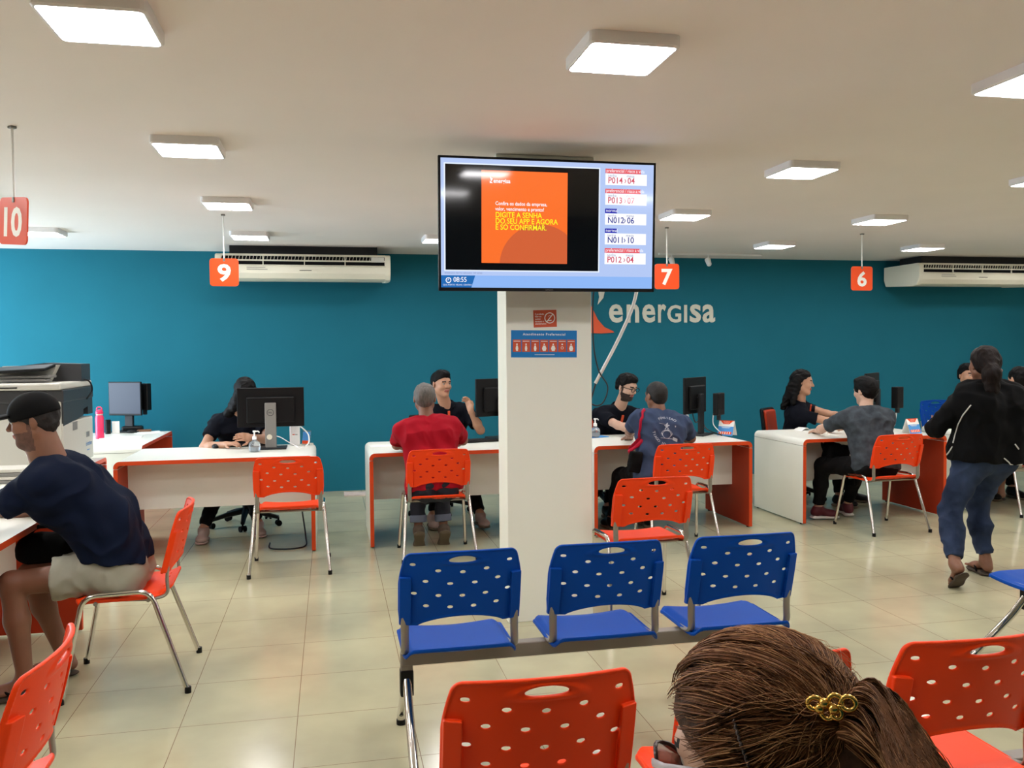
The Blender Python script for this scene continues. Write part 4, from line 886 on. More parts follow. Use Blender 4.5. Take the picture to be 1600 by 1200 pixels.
M_khaki = mat('pale_khaki_shorts', rgb(152, 150, 134), 0.85, noise=0.1, nscale=6, bump=0.35, bscale=14)
M_shoe = mat('brown_shoe', rgb(84, 70, 56), 0.7, noise=0.1, nscale=10); M_sole = mat('shoe_sole', rgb(96, 84, 66), 0.8); M_wsole = mat('white_sole', rgb(206, 200, 192), 0.6)
M_rshoe = mat('dark_red_shoe', rgb(86, 18, 28), 0.6); M_flip = mat('flip_flop_sole', rgb(66, 54, 42), 0.8); M_lshoe = mat('beige_shoe', rgb(168, 146, 136), 0.75)
M_ushirt = mat('uniform_orange_trim', rgb(224, 84, 44), 0.6)

def person(label, P, N, right, Hc, look, arms, legs, sk, shirt=None, pants=None, name='person', bw=1.0, sw=0.175, s_off=0.014, h=0.0052,
           sleeve=0.55, shd=0.075, hem_n=None, sleeve_len='short', hem=0.98, head_s=1.0, hair=None, face=True, beard=0, belly=0.0, fold=0.016, up=None, lw=1.0, seed=0, hip_drop=0.0, shirt_name='shirt', pants_name='trousers', pt_off=0.013, neck_r=0.055, hem_drop=0.0, glasses=False, waist_fwd=0.0):
    t = thing(name, label, 'person', (P[0], P[1], 0))
    base = V3(P[0], P[1], 0)
    def rel(v): return V3(v)-base
    P = rel(P); N = rel(N); Hc = rel(Hc); Rv = V3(right).normalized(); U = (N-P).normalized(); Rv = (Rv-U*Rv.dot(U)).normalized(); Fw = U.cross(Rv)
    Wst = P.lerp(N, 0.38)-Fw*(0.01-waist_fwd); Ch = P.lerp(N, 0.74)-Fw*0.005
    J = {'sh': {}, 'el': {}, 'wr': {}, 'hip': {}, 'kn': {}, 'an': {}}
    for s in (-1, 1):
        J['sh'][s] = N-U*shd+Rv*s*sw; a = arms[s]
        L1, L2 = a.get('L', (0.285, 0.25)); J['el'][s], J['wr'][s] = ik(J['sh'][s], rel(a['w']), L1, L2, a.get('hint', (s*0.3*Rv.x, s*.3*Rv.y, -1)))
        J['hip'][s] = P+Rv*s*0.088-U*0.01; l = legs[s]
        M1, M2 = l.get('L', (0.42, 0.40)); J['kn'][s], J['an'][s] = ik(J['hip'][s], rel(l['a']), M1, M2, l.get('hint', tuple(Fw*1.0+V3(0, 0, .3))))
    def torso(S, o=0.0, k=0.05, low=True, shl=0.0):
        for s in (-1, 1):
            if low: S.cone(P+Rv*s*0.070*bw, Wst+Rv*s*0.062*bw, 0.098*bw+o, 0.090*bw+o, k)
            else: S.cone(P.lerp(Wst, .25)+Rv*s*0.070*bw, Wst+Rv*s*0.062*bw, 0.100*bw+o, 0.090*bw+o, k)
            S.cone(Wst+Rv*s*0.062*bw, Ch+Rv*s*0.078*bw, 0.090*bw+o, 0.099*bw+o, k)
            S.cone(Ch+Rv*s*0.078*bw, N-U*0.075+Rv*s*0.09, 0.099*bw+o, 0.066+o, k)
            S.cone(N-U*0.035+Rv*s*0.03, J['sh'][s], 0.046+o, 0.055+o, k)
        if belly: S.ell(Wst+Fw*0.05-U*0.02, (Rv, Fw, U), (0.13*bw, 0.06+belly, 0.13), 0.06)
    # ---- skin
    B = SDF(); torso(B, -0.018)
    B.cone(N-U*0.04, Hc-V3(look).normalized()*0.018-V3(0, 0, 0.055), neck_r+0.006, neck_r-0.002, 0.03)
    for s in (-1, 1):
        sh, el, wr = J['sh'][s], J['el'][s], J['wr'][s]; a = arms[s]
        B.cone(sh, el, 0.046, 0.037, 0.03); B.cone(el, el.lerp(wr, 0.35), 0.036, 0.038, 0.02); B.cone(el.lerp(wr, 0.35), wr, 0.038, 0.0245, 0.02)
        hip, kn, an = J['hip'][s], J['kn'][s], J['an'][s]
        z_ = 0.82 if (pants and not pants.get('short')) else 1.0; B.cone(hip, kn, (0.080*lw-0.006)*z_, 0.052*z_, 0.04); B.cone(kn, kn.lerp(an, 0.4), 0.050*z_, 0.050*lw**.5*z_, 0.03); B.cone(kn.lerp(an, 0.4), an, 0.050*lw**.5*z_, 0.033, 0.03)
        # hand
        d = V3(a.get('dir', tuple((wr-el).normalized()))).normalized(); n = V3(a.get('palm', (0, 0, -1))); n = (n-d*n.dot(d)).normalized(); th = n.cross(d)*s*a.get('thumb', 1)
        B.box(wr+d*0.048, (d, th, n), (0.045, 0.038, 0.012), 0.011, 0.012); B.cone(wr-d*0.01, wr+d*0.03, 0.023, 0.02, 0.015); B.cone(wr+d*0.02+th*0.015, wr+d*0.05+th*0.03, 0.015, 0.012, 0.01)
        c = a.get('curl', 0.35)
        for q, (off, L) in enumerate(((0.029, 0.071), (0.0095, 0.079), (-0.010, 0.073), (-0.029, 0.057))):
            p = wr+d*(0.086-0.004*abs(q-1))+th*off; ang = 0.0
            for f_, r0, r1 in ((0.45, .0086, .0078), (0.30, .0078, .0072), (0.25, .0072, .0062)):
                ang += c*(0.75+0.12*q)*(1.0 if f_ > .4 else 0.9); dd = d*math.cos(ang)+n*math.sin(ang); e = p+dd*L*f_; B.cone(p, e, r0, r1, 0.003); p = e
        p = wr+d*0.032+th*0.034; dd = (d*0.65+th*0.7+n*0.25).normalized(); e = p+dd*0.036; B.cone(p, e, 0.011, 0.0095, 0.006); dd = (d*0.9+th*0.25+n*0.35).normalized(); B.cone(e, e+dd*0.032, 0.0092, 0.0072, 0.003)
        # foot
        l = legs[s]; fd = V3(l.get('foot', (Fw.x, Fw.y, 0))).normalized(); fu = V3(l.get('fup', (0, 0, 1))); fu = (fu-fd*fu.dot(fd)).normalized(); fr = fd.cross(fu)
        B.cone(an, an-fu*0.048-fd*0.03, 0.034, 0.030, 0.02); B.cone(an-fu*0.03, an-fu*0.062+fd*0.11, 0.030, 0.022, 0.03); B.ell(an-fu*0.062+fd*0.10, (fd, fr, fu), (0.055, 0.042, 0.022), 0.02)
        if l.get('toes'):
            for q in range(5): B.cone(an-fu*0.068+fd*0.14+fr*(0.028-0.014*q)*s*-1, an-fu*0.072+fd*(0.176-0.007*q)+fr*(0.03-0.015*q)*s*-1, 0.0105-0.0008*q, 0.009-0.0008*q, 0.004)
    # ---- head
    f = V3(look).normalized(); uu = V3(up) if up is not None else V3(0, 0, 1); r = f.cross(uu).normalized(); u = r.cross(f); hs = head_s
    def hp(x, y, z): return Hc+(r*x+f*y+u*z)*hs
    A = (r, f, u)
    B.ell(hp(0, -.012, .030), A, (.074*hs, .095*hs, .084*hs), 0.02); B.ell(hp(0, .026, -.022), A, (.062*hs, .060*hs, .086*hs), 0.03)
    for s in (-1, 1): B.cone(hp(s*.050, -.005, -.050), hp(s*.012, .060, -.092), .022*hs, .020*hs, .03)
    B.cone(hp(-.034, .070, .026), hp(.034, .070, .026), .014*hs, .014*hs, .02); B.cone(hp(0, .084, .012), hp(0, .103, -.020), .008*hs, .0125*hs, .012)
    for s in (-1, 1):
        B.ell(hp(s*.031, .092, .008), A, (.017*hs, .013*hs, .010*hs), .012, sub=True); B.ell(hp(s*.040, .056, -.024), A, (.024*hs, .026*hs, .022*hs), .02); B.ell(hp(s*.011, .092, -.024), A, (.009*hs, .009*hs, .007*hs), .006)
        B.ell(hp(s*.079, -.014, -.004), ((r*0.95+f*.3*-s).normalized(), (f*.95+r*.3*s).normalized(), u), (.007*hs, .018*hs, .031*hs), .006)
    B.ell(hp(0, .083, -.050), A, (.023*hs, .012*hs, .007*hs), .006); B.ell(hp(0, .081, -.060), A, (.020*hs, .012*hs, .007*hs), .006)
    def colour(Cn):
        W = Cn-np.array(Hc); x = (W @ np.array(r))/hs; y = (W @ np.array(f))/hs; z = (W @ np.array(u))/hs
        c = np.zeros(len(Cn), int); ax_ = np.abs(x)
        c[(y > .076) & (ax_ < .023) & (z < -.044) & (z > -.067)] = 1
        c[(y > .055) & (ax_ > .013) & (ax_ < .050) & (z > .0235) & (z < .034)] = 2
        if beard:
            m = (y > -.01) & (z < -.042) & (z > -.13) & ~((ax_ < .024) & (z > -.066) & (z < -.047)) & ((y > .0)) & (z < -.030-0.2*np.clip(.03-ax_, 0, 1)) ; m |= (ax_ > .060) & (y < .018) & (y > -.0) & (z < .015) & (z > -.06)
            c[m & (c != 1)] = 3
        return c
    sm = skin(sk[0], sk[1]); body = B.build('body', h, [sm, M_lip, M_brow, M_beard if beard == 1 else M_stub], t, colour=colour)
    if face:
        for s in (-1, 1):
            bm = bmesh.new(); ball(bm, hp(s*.031, .0735, .008), .0118*hs, 12); ball(bm, hp(s*.031, .0795, .008), .0070*hs, 10, mi=1); obj('eye', bm, [M_eyew, M_iris], t, smooth=True)
    if glasses:
        bm = bmesh.new()
        for s in (-1, 1):
            cc = hp(s*.032, .104, .006); pts = [cc+(r*math.cos(a)*.024+u*math.sin(a)*.018)*hs for a in [2*PI*k/20 for k in range(21)]]; sweep(bm, pts, 0.0032, 6); sweep(bm, [hp(s*.055, .102, .012), hp(s*.078, .05, .012), hp(s*.080, -.02, .008)], 0.0032, 6)
        sweep(bm, [hp(-.009, .108, .010), hp(.009, .108, .010)], 0.0032, 6); obj('glasses', bm, glasses if glasses is not True else M_black, t)
    # ---- hair
    if hair:
        S = SDF(); kind = hair['kind']; v = hair.get('vol', 1.0); hl = hair.get('line', 0.052)
        cutn = r*0+(f*.60-u*.80).normalized(); cut = [(hp(0, .055, hl), cutn)]
        if kind == 'back': cut = []
        S.ell(hp(0, -.016, .034), A, ((.082+.006*v)*hs, (.100+.008*v)*hs, (.086+.010*v)*hs), .02, cut=cut)
        if kind in ('short', 'back'): S.ell(hp(0, -.055, -.015), A, ((.066+.004*v)*hs, (.046+.006*v)*hs, (.062)*hs), .03, cut=cut if kind == 'short' else None)
        if hair.get('top'): S.ell(hp(0, .025, .095), A, (.062*hs, .070*hs, .034*hs), .03)
        if kind in ('long', 'pony'): S.ell(hp(0, -.045, .0), A, (.078*hs, .062*hs, .085*hs), .03, cut=[(hp(0, .0, 0), f)])
        for pr in hair.get('locks', []): S.cone(hp(*pr[0]), hp(*pr[1]), pr[2], pr[3], .03)
        S.build('hair', 0.005, hair.get('mat', M_hair_b), t, fold=hair.get('rough', 0.006), ffreq=60, seed=seed)
    # ---- shirt
    if shirt:
        S = SDF(); torso(S, s_off, 0.05, low=True)
        if hem_drop: 
            for s in (-1, 1): S.cone(P+Rv*s*0.07*bw, P+Rv*s*0.075*bw-U*hem_drop, 0.098*bw+s_off, 0.10*bw+s_off, .03)
        for s in (-1, 1):
            sh, el, wr = J['sh'][s], J['el'][s], J['wr'][s]
            if sleeve_len == 'short':
                e = sh.lerp(el, sleeve); d = (el-sh).normalized(); S.cone(sh, e+d*0.03, 0.058+s_off*.6, 0.052+s_off*.7, 0.03, cut=[(e, d)])
                iv = sh.lerp(el, sleeve*0.6); S.cone(e-d*0.001, e+d*0.02, 0.030, 0.030, 0.001, cut=[(e+d*.0, -d), (e+d*0.001, d)])
            else:
                S.cone(sh, el, 0.056+s_off*.6, 0.050+s_off*.4, 0.03); e = el.lerp(wr, sleeve); d = (wr-el).normalized(); S.cone(el, e+d*0.03, 0.048+s_off*.4, 0.038+s_off*.3, 0.03, cut=[(e, d)])
        S.build('shirt' if not shirt_name else shirt_name, h, shirt, t, fold=fold, ffreq=27, seed=seed, smooth=2, cuts=[(P-U*(0.035+hem_drop), -U)] if hem_n is None else [(rel(hem_n[0]), V3(hem_n[1]))])
    # ---- trousers
    if pants:
        S = SDF()
        for s in (-1, 1):
            hip, kn, an = J['hip'][s], J['kn'][s], J['an'][s]
            S.cone(P+Rv*s*0.06*bw+U*0.06, P+Rv*s*0.062*bw-U*0.01, 0.094*bw+pt_off*.4, 0.104*bw+pt_off*.4, .05)
            hm = pants.get('hem', 0.92)
            if pants.get('short'):
                e = hip.lerp(kn, pants['short']); d = (kn-hip).normalized(); S.cone(hip, e+d*.05, 0.084*lw+pt_off, 0.074*lw+pt_off*1.6, .05, cut=[(e, d)])
            else:
                S.cone(hip, kn, 0.082*lw+pt_off, 0.058*lw**.5+pt_off*.8, .05); e = kn.lerp(an, hm); d = (an-kn).normalized(); S.cone(kn, kn.lerp(an, .4), 0.056*lw**.5+pt_off*.7, 0.054*lw+pt_off*.6, .03)
                S.cone(kn.lerp(an, .4), e+d*.04, 0.054*lw+pt_off*.6, pants.get('r1', 0.046), .03, cut=[(e, d)])
        S.build(pants_name, h, pants['m'], t, fold=pants.get('fold', 0.013), ffreq=30, seed=seed+5, smooth=2)
        if pants.get('cuff'):
            for s in (-1, 1):
                kn, an = J['kn'][s], J['an'][s]; e = kn.lerp(an, pants.get('hem', .92)); d = (an-kn).normalized(); S = SDF().cone(e-d*0.055, e+d*0.02, pants.get('r1', .046)+.012, pants.get('r1', .046)+.012, .01, cut=[(e, d), (e-d*0.055, -d)]); S.build('trouser_cuff', h, mat('pale_denim', rgb(96, 104, 122), .85), t)
    # ---- shoes
    for s in (-1, 1):
        l = legs[s]
        if not l.get('shoe'): continue
        an = J['an'][s]; fd = V3(l.get('foot', (Fw.x, Fw.y, 0))).normalized(); fu = V3(l.get('fup', (0, 0, 1))); fu = (fu-fd*fu.dot(fd)).normalized(); fr = fd.cross(fu)
        if l['shoe'] == 'flip':
            S = SDF(); S.box(an-fu*0.092+fd*0.055, (fd, fr, fu), (0.075, 0.040, 0.008), .007, .02); S.ell(an-fu*0.092+fd*0.125, (fd, fr, fu), (0.062, 0.050, 0.009), .02); S.ell(an-fu*0.092-fd*0.02, (fd, fr, fu), (0.045, 0.038, 0.009), .02); S.build('flip_flop', 0.005, M_flip, t)
            bm = bmesh.new(); a0 = an-fu*0.086+fd*0.150
            for q in (-1, 1): sweep(bm, fillet([a0, an-fu*0.038+fd*0.10+fr*q*0.022, an-fu*0.085+fd*0.03+fr*q*0.044], .04), 0.006, 8)
            obj('strap', bm, M_blackm, t, smooth=True)
        else:
            S = SDF(); S.cone(an+fu*0.0, an-fu*0.040-fd*0.028, 0.043, 0.040, .02, cut=[(an+fu*0.012, fu)]); S.cone(an-fu*0.03, an-fu*0.055+fd*0.12, 0.040, 0.032, .03); S.ell(an-fu*0.060+fd*0.12, (fd, fr, fu), (0.065, 0.049, 0.033), .02)
            S.build('shoe', 0.005, l['shoe'], t, cuts=[(an-fu*0.083, -fu)])
            S = SDF(); S.box(an-fu*0.086+fd*0.045, (fd, fr, fu), (0.10, 0.038, 0.010), .009, .02); S.ell(an-fu*0.086+fd*0.125, (fd, fr, fu), (0.068, 0.053, 0.011), .02); S.ell(an-fu*0.086-fd*0.03, (fd, fr, fu), (0.047, 0.043, 0.011), .02); S.build('sole', 0.005, l.get('sole', M_sole), t)
    J.update(dict(base=base, P=P, N=N, U=U, R=Rv, F=Fw, hp=hp, r=r, f=f, u=u, Hc=Hc, t=t)); return J
def collar(J, m=None, placket=True):
    N, U, Rv, Fw = J['N'], J['U'], J['R'], J['F']; bm = bmesh.new(); pts = []
    for k in range(25):
        a = R(-60+300*k/24); pts.append(N-U*0.01+Rv*math.cos(a+PI*0)*0.074*1-Fw*math.sin(a)*0.070+U*(0.012+0.022*math.sin(a)))
    sweep(bm, pts, 0.012, 8, sx=1.9, sy=.6, up=tuple(U)); obj('collar', bm, m or M_uni, J['t'], smooth=True)
    if placket:
        bm = bmesh.new(); a = N+Fw*0.078-U*0.015; box(bm, a-U*0.055+Fw*0.034, (0.02, 0.012, 0.11), rot=Matrix((Rv, Fw, U)).transposed().to_euler()); obj('placket', bm, M_ushirt, J['t'])
SKa = ('tan', rgb(166, 118, 92)); SKb = ('pale', rgb(196, 158, 136)); SKc = ('brown', rgb(128, 86, 64)); SKd = ('deep', rgb(104, 68, 50)); SKe = ('light_tan', rgb(182, 136, 108))
TZ = DH+0.032   # forearm height when resting on a desk

# 1 the man in a cap, sitting sideways at the desk on the left
Yc = 4.32
J = person('man in a black cap and navy T-shirt sitting hunched at the left edge', (-0.98, Yc, 0.545), (-1.285, Yc, 1.045), (0, 1, 0), (-1.335, Yc-0.01, 1.235), (-1, -0.12, -0.16),
    {1: dict(w=(-1.66, Yc+0.30, TZ), hint=(.2, .5, -1), palm=(0, 0, -1)), -1: dict(w=(-1.72, Yc-0.08, TZ+0.01), hint=(-.1, -.6, -1), palm=(0, 0.4, -1))},
    {1: dict(a=(-1.27, Yc+0.12, 0.105), hint=(-1, 0.0, .8), foot=(-1, 0.1, 0), shoe='flip', toes=1, L=(.43, .42)), -1: dict(a=(-1.36, Yc-0.14, 0.105), hint=(-1, -.1, .8), foot=(-1, -0.1, 0), shoe='flip', toes=1, L=(.43, .42))},
    SKc, shirt=M_navy, pants=dict(m=M_khaki, short=0.62, fold=.012), pants_name='shorts', bw=1.24, sw=0.19, s_off=0.02, neck_r=.074, hem_n=((0, 0, .475), (-.12, 0, -1)), sleeve=0.72, h=0.005, beard=2, hair=dict(kind='short', vol=.2, line=.02, mat=M_hair_s), seed=1, waist_fwd=-0.05, fold=.018)
hp = J['hp']; A_ = (J['r'], J['f'], J['u'])
S = SDF(); S.ell(hp(0, -.012, .040), A_, (.092, .110, .094), .02, cut=[(hp(0, 0, .018), (J['f']*-.12-J['u']).normalized())])
S.build('cap', 0.0045, M_blackm, J['t'])
def capb(V): return V
S = SDF(); S.ell(hp(0, .115, .040), A_, (.074, .085, .012), .02, cut=[(hp(0, .08, 0), -J['f'])]); S.build('cap_brim', 0.004, M_blackm, J['t'])

# 2 the attendant hidden by her monitor
J = person('person with long dark hair, half hidden behind the monitor under sign 9', (-0.78, 7.93, 0.53), (-0.80, 7.80, 1.02), (-1, 0.05, 0), (-0.72, 7.73, 1.195), (0.45, -1, -0.55),
    {1: dict(w=(-0.86, 7.50, TZ), hint=(-1, .2, -.6), palm=(0.3, 0, -1)), -1: dict(w=(-0.66, 7.42, TZ+0.06), hint=(1, .2, -.6), palm=(-1, 0, -.3))},
    {1: dict(a=(-1.04, 7.40, 0.10), shoe=M_lshoe, foot=(0, -1, 0), sole=M_lshoe), -1: dict(a=(-0.62, 7.55, 0.10), shoe=M_lshoe, foot=(.2, -1, 0), sole=M_lshoe)},
    SKe, shirt=M_uni, pants=dict(m=M_blkpt), bw=0.98, sw=.168, hair=dict(kind='long', vol=1.2, line=.058, locks=[((.066, .02, .0), (.115, .0, -.20), .036, .045), ((.07, .045, .01), (.10, .06, -.12), .022, .03), ((-.06, -.01, .0), (-.08, -.03, -.17), .034, .035), ((0, -.06, .0), (0, -.09, -.18), .05, .05)]), seed=2, sleeve=.6)

# 3 the attendant raising a hand
J = person('short-haired attendant in a navy polo raising one hand beside the column', (1.07, 8.08, 0.53), (1.045, 7.93, 1.035), (-1, -0.05, 0), (0.99, 7.86, 1.235), (0.55, -1, -0.05),
    {1: dict(w=(0.72, 7.50, TZ), hint=(-1, .1, -.7)), -1: dict(w=(1.22, 7.62, 1.00), hint=(0.6, -.4, -1), dir=(-0.25, 0.05, 1), palm=(-0.8, -.5, 0.1), curl=.55, L=(.285, .25))},
    {1: dict(a=(0.85, 7.50, 0.10), shoe=M_lshoe, foot=(0, -1, 0)), -1: dict(a=(1.26, 7.36, 0.10), shoe=M_lshoe, foot=(.1, -1, 0))},
    SKe, shirt=M_uni, pants=dict(m=M_blkpt), bw=1.02, sw=.18, hair=dict(kind='short', vol=.5, line=.056, top=1), seed=3, sleeve=.7)
collar(J); 

# 4 red T-shirt
J = person('grey-haired man in a red T-shirt seen from behind on the chair left of the column', (0.745, 6.44, 0.535), (0.715, 6.585, 1.02), (1, 0, 0), (0.705, 6.64, 1.175), (0.10, 1, -0.10),
    {1: dict(w=(0.93, 7.02, TZ), hint=(1, .2, -.5)), -1: dict(w=(0.66, 7.0, TZ), hint=(-1, .1, -.45))},
    {1: dict(a=(0.86, 6.80, 0.13), hint=(0, 1, .6), foot=(0.0, 0.72, -.9), fup=(0, .9, .7), shoe=M_shoe), -1: dict(a=(0.66, 6.80, 0.13), hint=(0, 1, .6), foot=(0.05, 0.72, -.9), fup=(0, .9, .7), shoe=M_shoe)},
    SKc, shirt=M_red, pants=dict(m=M_djeans, cuff=1, hem=.86, r1=.055), bw=1.14, sw=.19, s_off=.016, hair=dict(kind='back', vol=.1, mat=M_hair_g, rough=.004), seed=4, sleeve=.74, head_s=1.0, hem_drop=0.02)

# 5 bearded attendant
J = person('bearded attendant with black glasses and navy polo leaning on the desk right of the column', (2.62, 7.98, 0.53), (2.655, 7.76, 0.985), (-1, -0.1, 0), (2.70, 7.66, 1.185), (0.62, -1, -0.38),
    {1: dict(w=(2.74, 7.18, TZ), hint=(-1, .2, -.5), palm=(0, 0, -1)), -1: dict(w=(2.94, 7.22, TZ+0.01), hint=(1, .2, -.6), palm=(0, 0, -1))},
    {1: dict(a=(2.45, 7.50, 0.10), shoe=M_black, foot=(0, -1, 0)), -1: dict(a=(2.78, 7.45, 0.10), shoe=M_black, foot=(0, -1, 0))},
    SKb, shirt=M_uni, pants=dict(m=M_blkpt), bw=1.1, sw=.185, beard=1, glasses=True, hair=dict(kind='short', vol=1.0, line=.056, top=1), seed=5, sleeve=.7)
collar(J, placket=True)

# 6 slate T-shirt with printed back
J6 = person('man in a slate-blue printed T-shirt with a red bag strap, seen from behind', (2.545, 6.47, 0.54), (2.62, 6.62, 1.02), (1, 0, 0), (2.60, 6.67, 1.155), (-0.25, 1, -0.10),
    {1: dict(w=(2.88, 7.02, TZ), hint=(1, .1, -.6)), -1: dict(w=(2.52, 7.10, TZ), hint=(-1, .0, -.5))},
    {1: dict(a=(2.66, 7.02, 0.10), hint=(.2, 1, .6), foot=(0.1, 1, 0), shoe=M_black), -1: dict(a=(2.33, 7.0, 0.10), hint=(-.2, 1, .6), foot=(-.1, 1, 0), shoe=M_black)},
    SKc, shirt=M_slate, pants=dict(m=M_blkpt), bw=1.10, sw=.19, s_off=.016, hair=dict(kind='back', vol=-.1, mat=M_hair_s, rough=.002), seed=6, sleeve=.68, hem_drop=.02)

# 7 long-haired attendant
J = person('attendant with long black wavy hair and navy polo sitting sideways under sign 6', (4.55, 7.92, 0.53), (4.55, 7.80, 1.00), (-0.45, -0.9, 0), (4.545, 7.74, 1.195), (0.9, -0.62, -0.12),
    {1: dict(w=(5.02, 7.42, TZ), hint=(-.5, -.6, -.6), palm=(0, 0, -1)), -1: dict(w=(5.10, 7.56, TZ+.03), hint=(.5, .4, -.6), palm=(0, 0, -1), curl=.5)},
    {1: dict(a=(4.80, 7.50, 0.10), shoe=M_black, foot=(.6, -1, 0)), -1: dict(a=(5.05, 7.70, 0.10), shoe=M_black, foot=(.8, -.6, 0))},
    SKe, shirt=M_uni, pants=dict(m=M_blkpt), bw=0.95, sw=.165, hair=dict(kind='long', vol=1.2, line=.060, rough=.009, locks=[((-.03, -.06, .0), (-.04, -.13, -.22), .055, .04), ((.06, -.03, .0), (.085, -.06, -.20), .035, .03), ((-.055, -.03, .0), (-.08, -.05, -.24), .035, .028), ((.04, -.09, -.05), (.03, -.15, -.26), .05, .03)]), seed=7, sleeve=.6)
collar(J)

# 8 grey marled T-shirt
J8 = person('man in a grey marled T-shirt seated at the desk under sign 6', (4.50, 6.50, 0.54), (4.515, 6.68, 1.00), (1, -0.12, 0), (4.56, 6.74, 1.155), (-0.30, 1, -0.12),
    {1: dict(w=(4.56, 7.22, TZ), hint=(1, .2, -.6)), -1: dict(w=(4.36, 7.16, TZ), hint=(-1, -.1, -.35))},
    {1: dict(a=(4.60, 7.05, 0.105), hint=(0, 1, .6), foot=(0.3, 1, 0), shoe=M_rshoe, sole=M_wsole), -1: dict(a=(4.26, 6.98, 0.105), hint=(-.5, 1, .7), foot=(.55, -.1, 0), shoe=M_rshoe, sole=M_wsole)},
    SKb, shirt=M_marl, pants=dict(m=M_blkpt, hem=.90, fold=.012), bw=1.05, sw=.185, s_off=.018, hair=dict(kind='back', vol=.9, top=1), seed=8, sleeve=.72, hem_drop=.02)

# 9 attendant behind the walking woman
J = person('dark-haired person seated behind the last desk, mostly hidden by the walking woman', (6.62, 7.98, 0.53), (6.60, 7.88, 1.03), (-1, 0, 0), (6.50, 7.84, 1.235), (-0.1, -1, -0.05),
    {1: dict(w=(6.40, 7.45, TZ), hint=(-1, .1, -.7)), -1: dict(w=(6.8, 7.45, TZ), hint=(1, .1, -.7))},
    {1: dict(a=(6.45, 7.5, 0.10), shoe=M_black, foot=(0, -1, 0)), -1: dict(a=(6.75, 7.5, 0.10), shoe=M_black, foot=(0, -1, 0))},
    SKe, shirt=M_uni, pants=dict(m=M_blkpt), h=0.006, hair=dict(kind='short', vol=.9, line=.056, top=1), seed=9)

# 10 client at the right edge
J = person('seated person at the right edge with bare lower leg, mostly outside the picture', (6.42, 6.92, 0.54), (6.38, 7.02, 1.03), (1, 0, 0), (6.40, 7.05, 1.22), (0.0, 1, -0.1),
    {1: dict(w=(6.62, 7.25, TZ), hint=(1, .1, -.7)), -1: dict(w=(6.2, 7.25, TZ), hint=(-1, .1, -.7))},
    {1: dict(a=(6.52, 7.40, 0.105), hint=(0, 1, .6), foot=(0, 1, 0), shoe='flip'), -1: dict(a=(6.2, 7.36, 0.105), hint=(0, 1, .6), foot=(0, 1, 0), shoe='flip')},
    SKe, shirt=mat('beige_cotton', rgb(196, 176, 150), .85), pants=dict(m=M_khaki, short=.6), pants_name='shorts', h=0.006, hair=dict(kind='back', vol=.5), seed=10)

# 11 walking woman
J11 = person('woman in a black cardigan and blue jeans walking away with a low ponytail', (4.175, 4.86, 0.845), (4.205, 4.86, 1.275), (1, 0.06, 0), (4.165, 4.88, 1.42), (0.18, 1, 0.0),
    {1: dict(w=(4.505, 5.06, 0.88), hint=(1, -.4, -.6), palm=(-1, 0, 0), L=(.27, .24)), -1: dict(w=(4.03, 5.15, 1.02), hint=(-1, -.5, -.6), palm=(0, 0, 1), L=(.27, .24))},
    {1: dict(a=(4.29, 4.99, 0.105), hint=(0, 1, 0), foot=(.15, 1, 0), shoe='flip', toes=1, L=(.40, .38)), -1: dict(a=(3.835, 4.72, 0.17), hint=(0.1, 1, 0.1), foot=(.30, .75, -.62), fup=(0, .62, .75), shoe='flip', toes=1, L=(.40, .38))},
    SKc, shirt=M_blkcl, shirt_name='cardigan', pants=dict(m=M_jeans, hem=.90, r1=.048, fold=.012), pants_name='jeans', bw=1.33, sw=.185, lw=1.32, s_off=.026, sleeve_len='long', sleeve=.95, h=.0055, pt_off=.003,
    hair=dict(kind='pony', vol=.4, mat=mat('dark_brown_hair', rgb(22, 13, 10), .6, spec=.14, noise=.4, nscale=30, bump=.8, bscale=30, stretch=(3, 3, .5)), rough=.006, locks=[((-.015, -.10, .0), (-.03, -.14, -.06), .045, .05), ((-.03, -.14, -.06), (-.035, -.13, -.16), .05, .05), ((-.035, -.13, -.16), (-.04, -.11, -.24), .05, .02)]), seed=11, fold=.018, hem_drop=.02)
# ---------------------------------------------------------------- things worn or carried, laid onto the clothes
def bvh_of(t, names):
    V = []; F = []
    for c in t.children:
        if c.name.split('.')[0] in names:
            n = len(V); V += [v.co+t.location for v in c.data.vertices]; F += [tuple(n+k for k in p.vertices) for p in c.data.polygons]
    return BVHTree.FromPolygons(V, F)
def drape(bv, pts, cent, off=0.004):
    out = []
    for p in pts:
        p = V3(p); c = V3(cent); c = V3(c.x, c.y, p.z) if cent is not None else p; d = (c-p).normalized(); q, n, i, dd = bv.ray_cast(p-d*0.5, d)
        if q is None: q, n, i, dd = bv.find_nearest(p)
        out.append(q-d*off)
    return out
def dense(pts, k=6):
    pts = [V3(p) for p in pts]; o = []
    for a, b in zip(pts, pts[1:]): o += [a.lerp(b, i/k) for i in range(k)]
    return o+[pts[-1]]
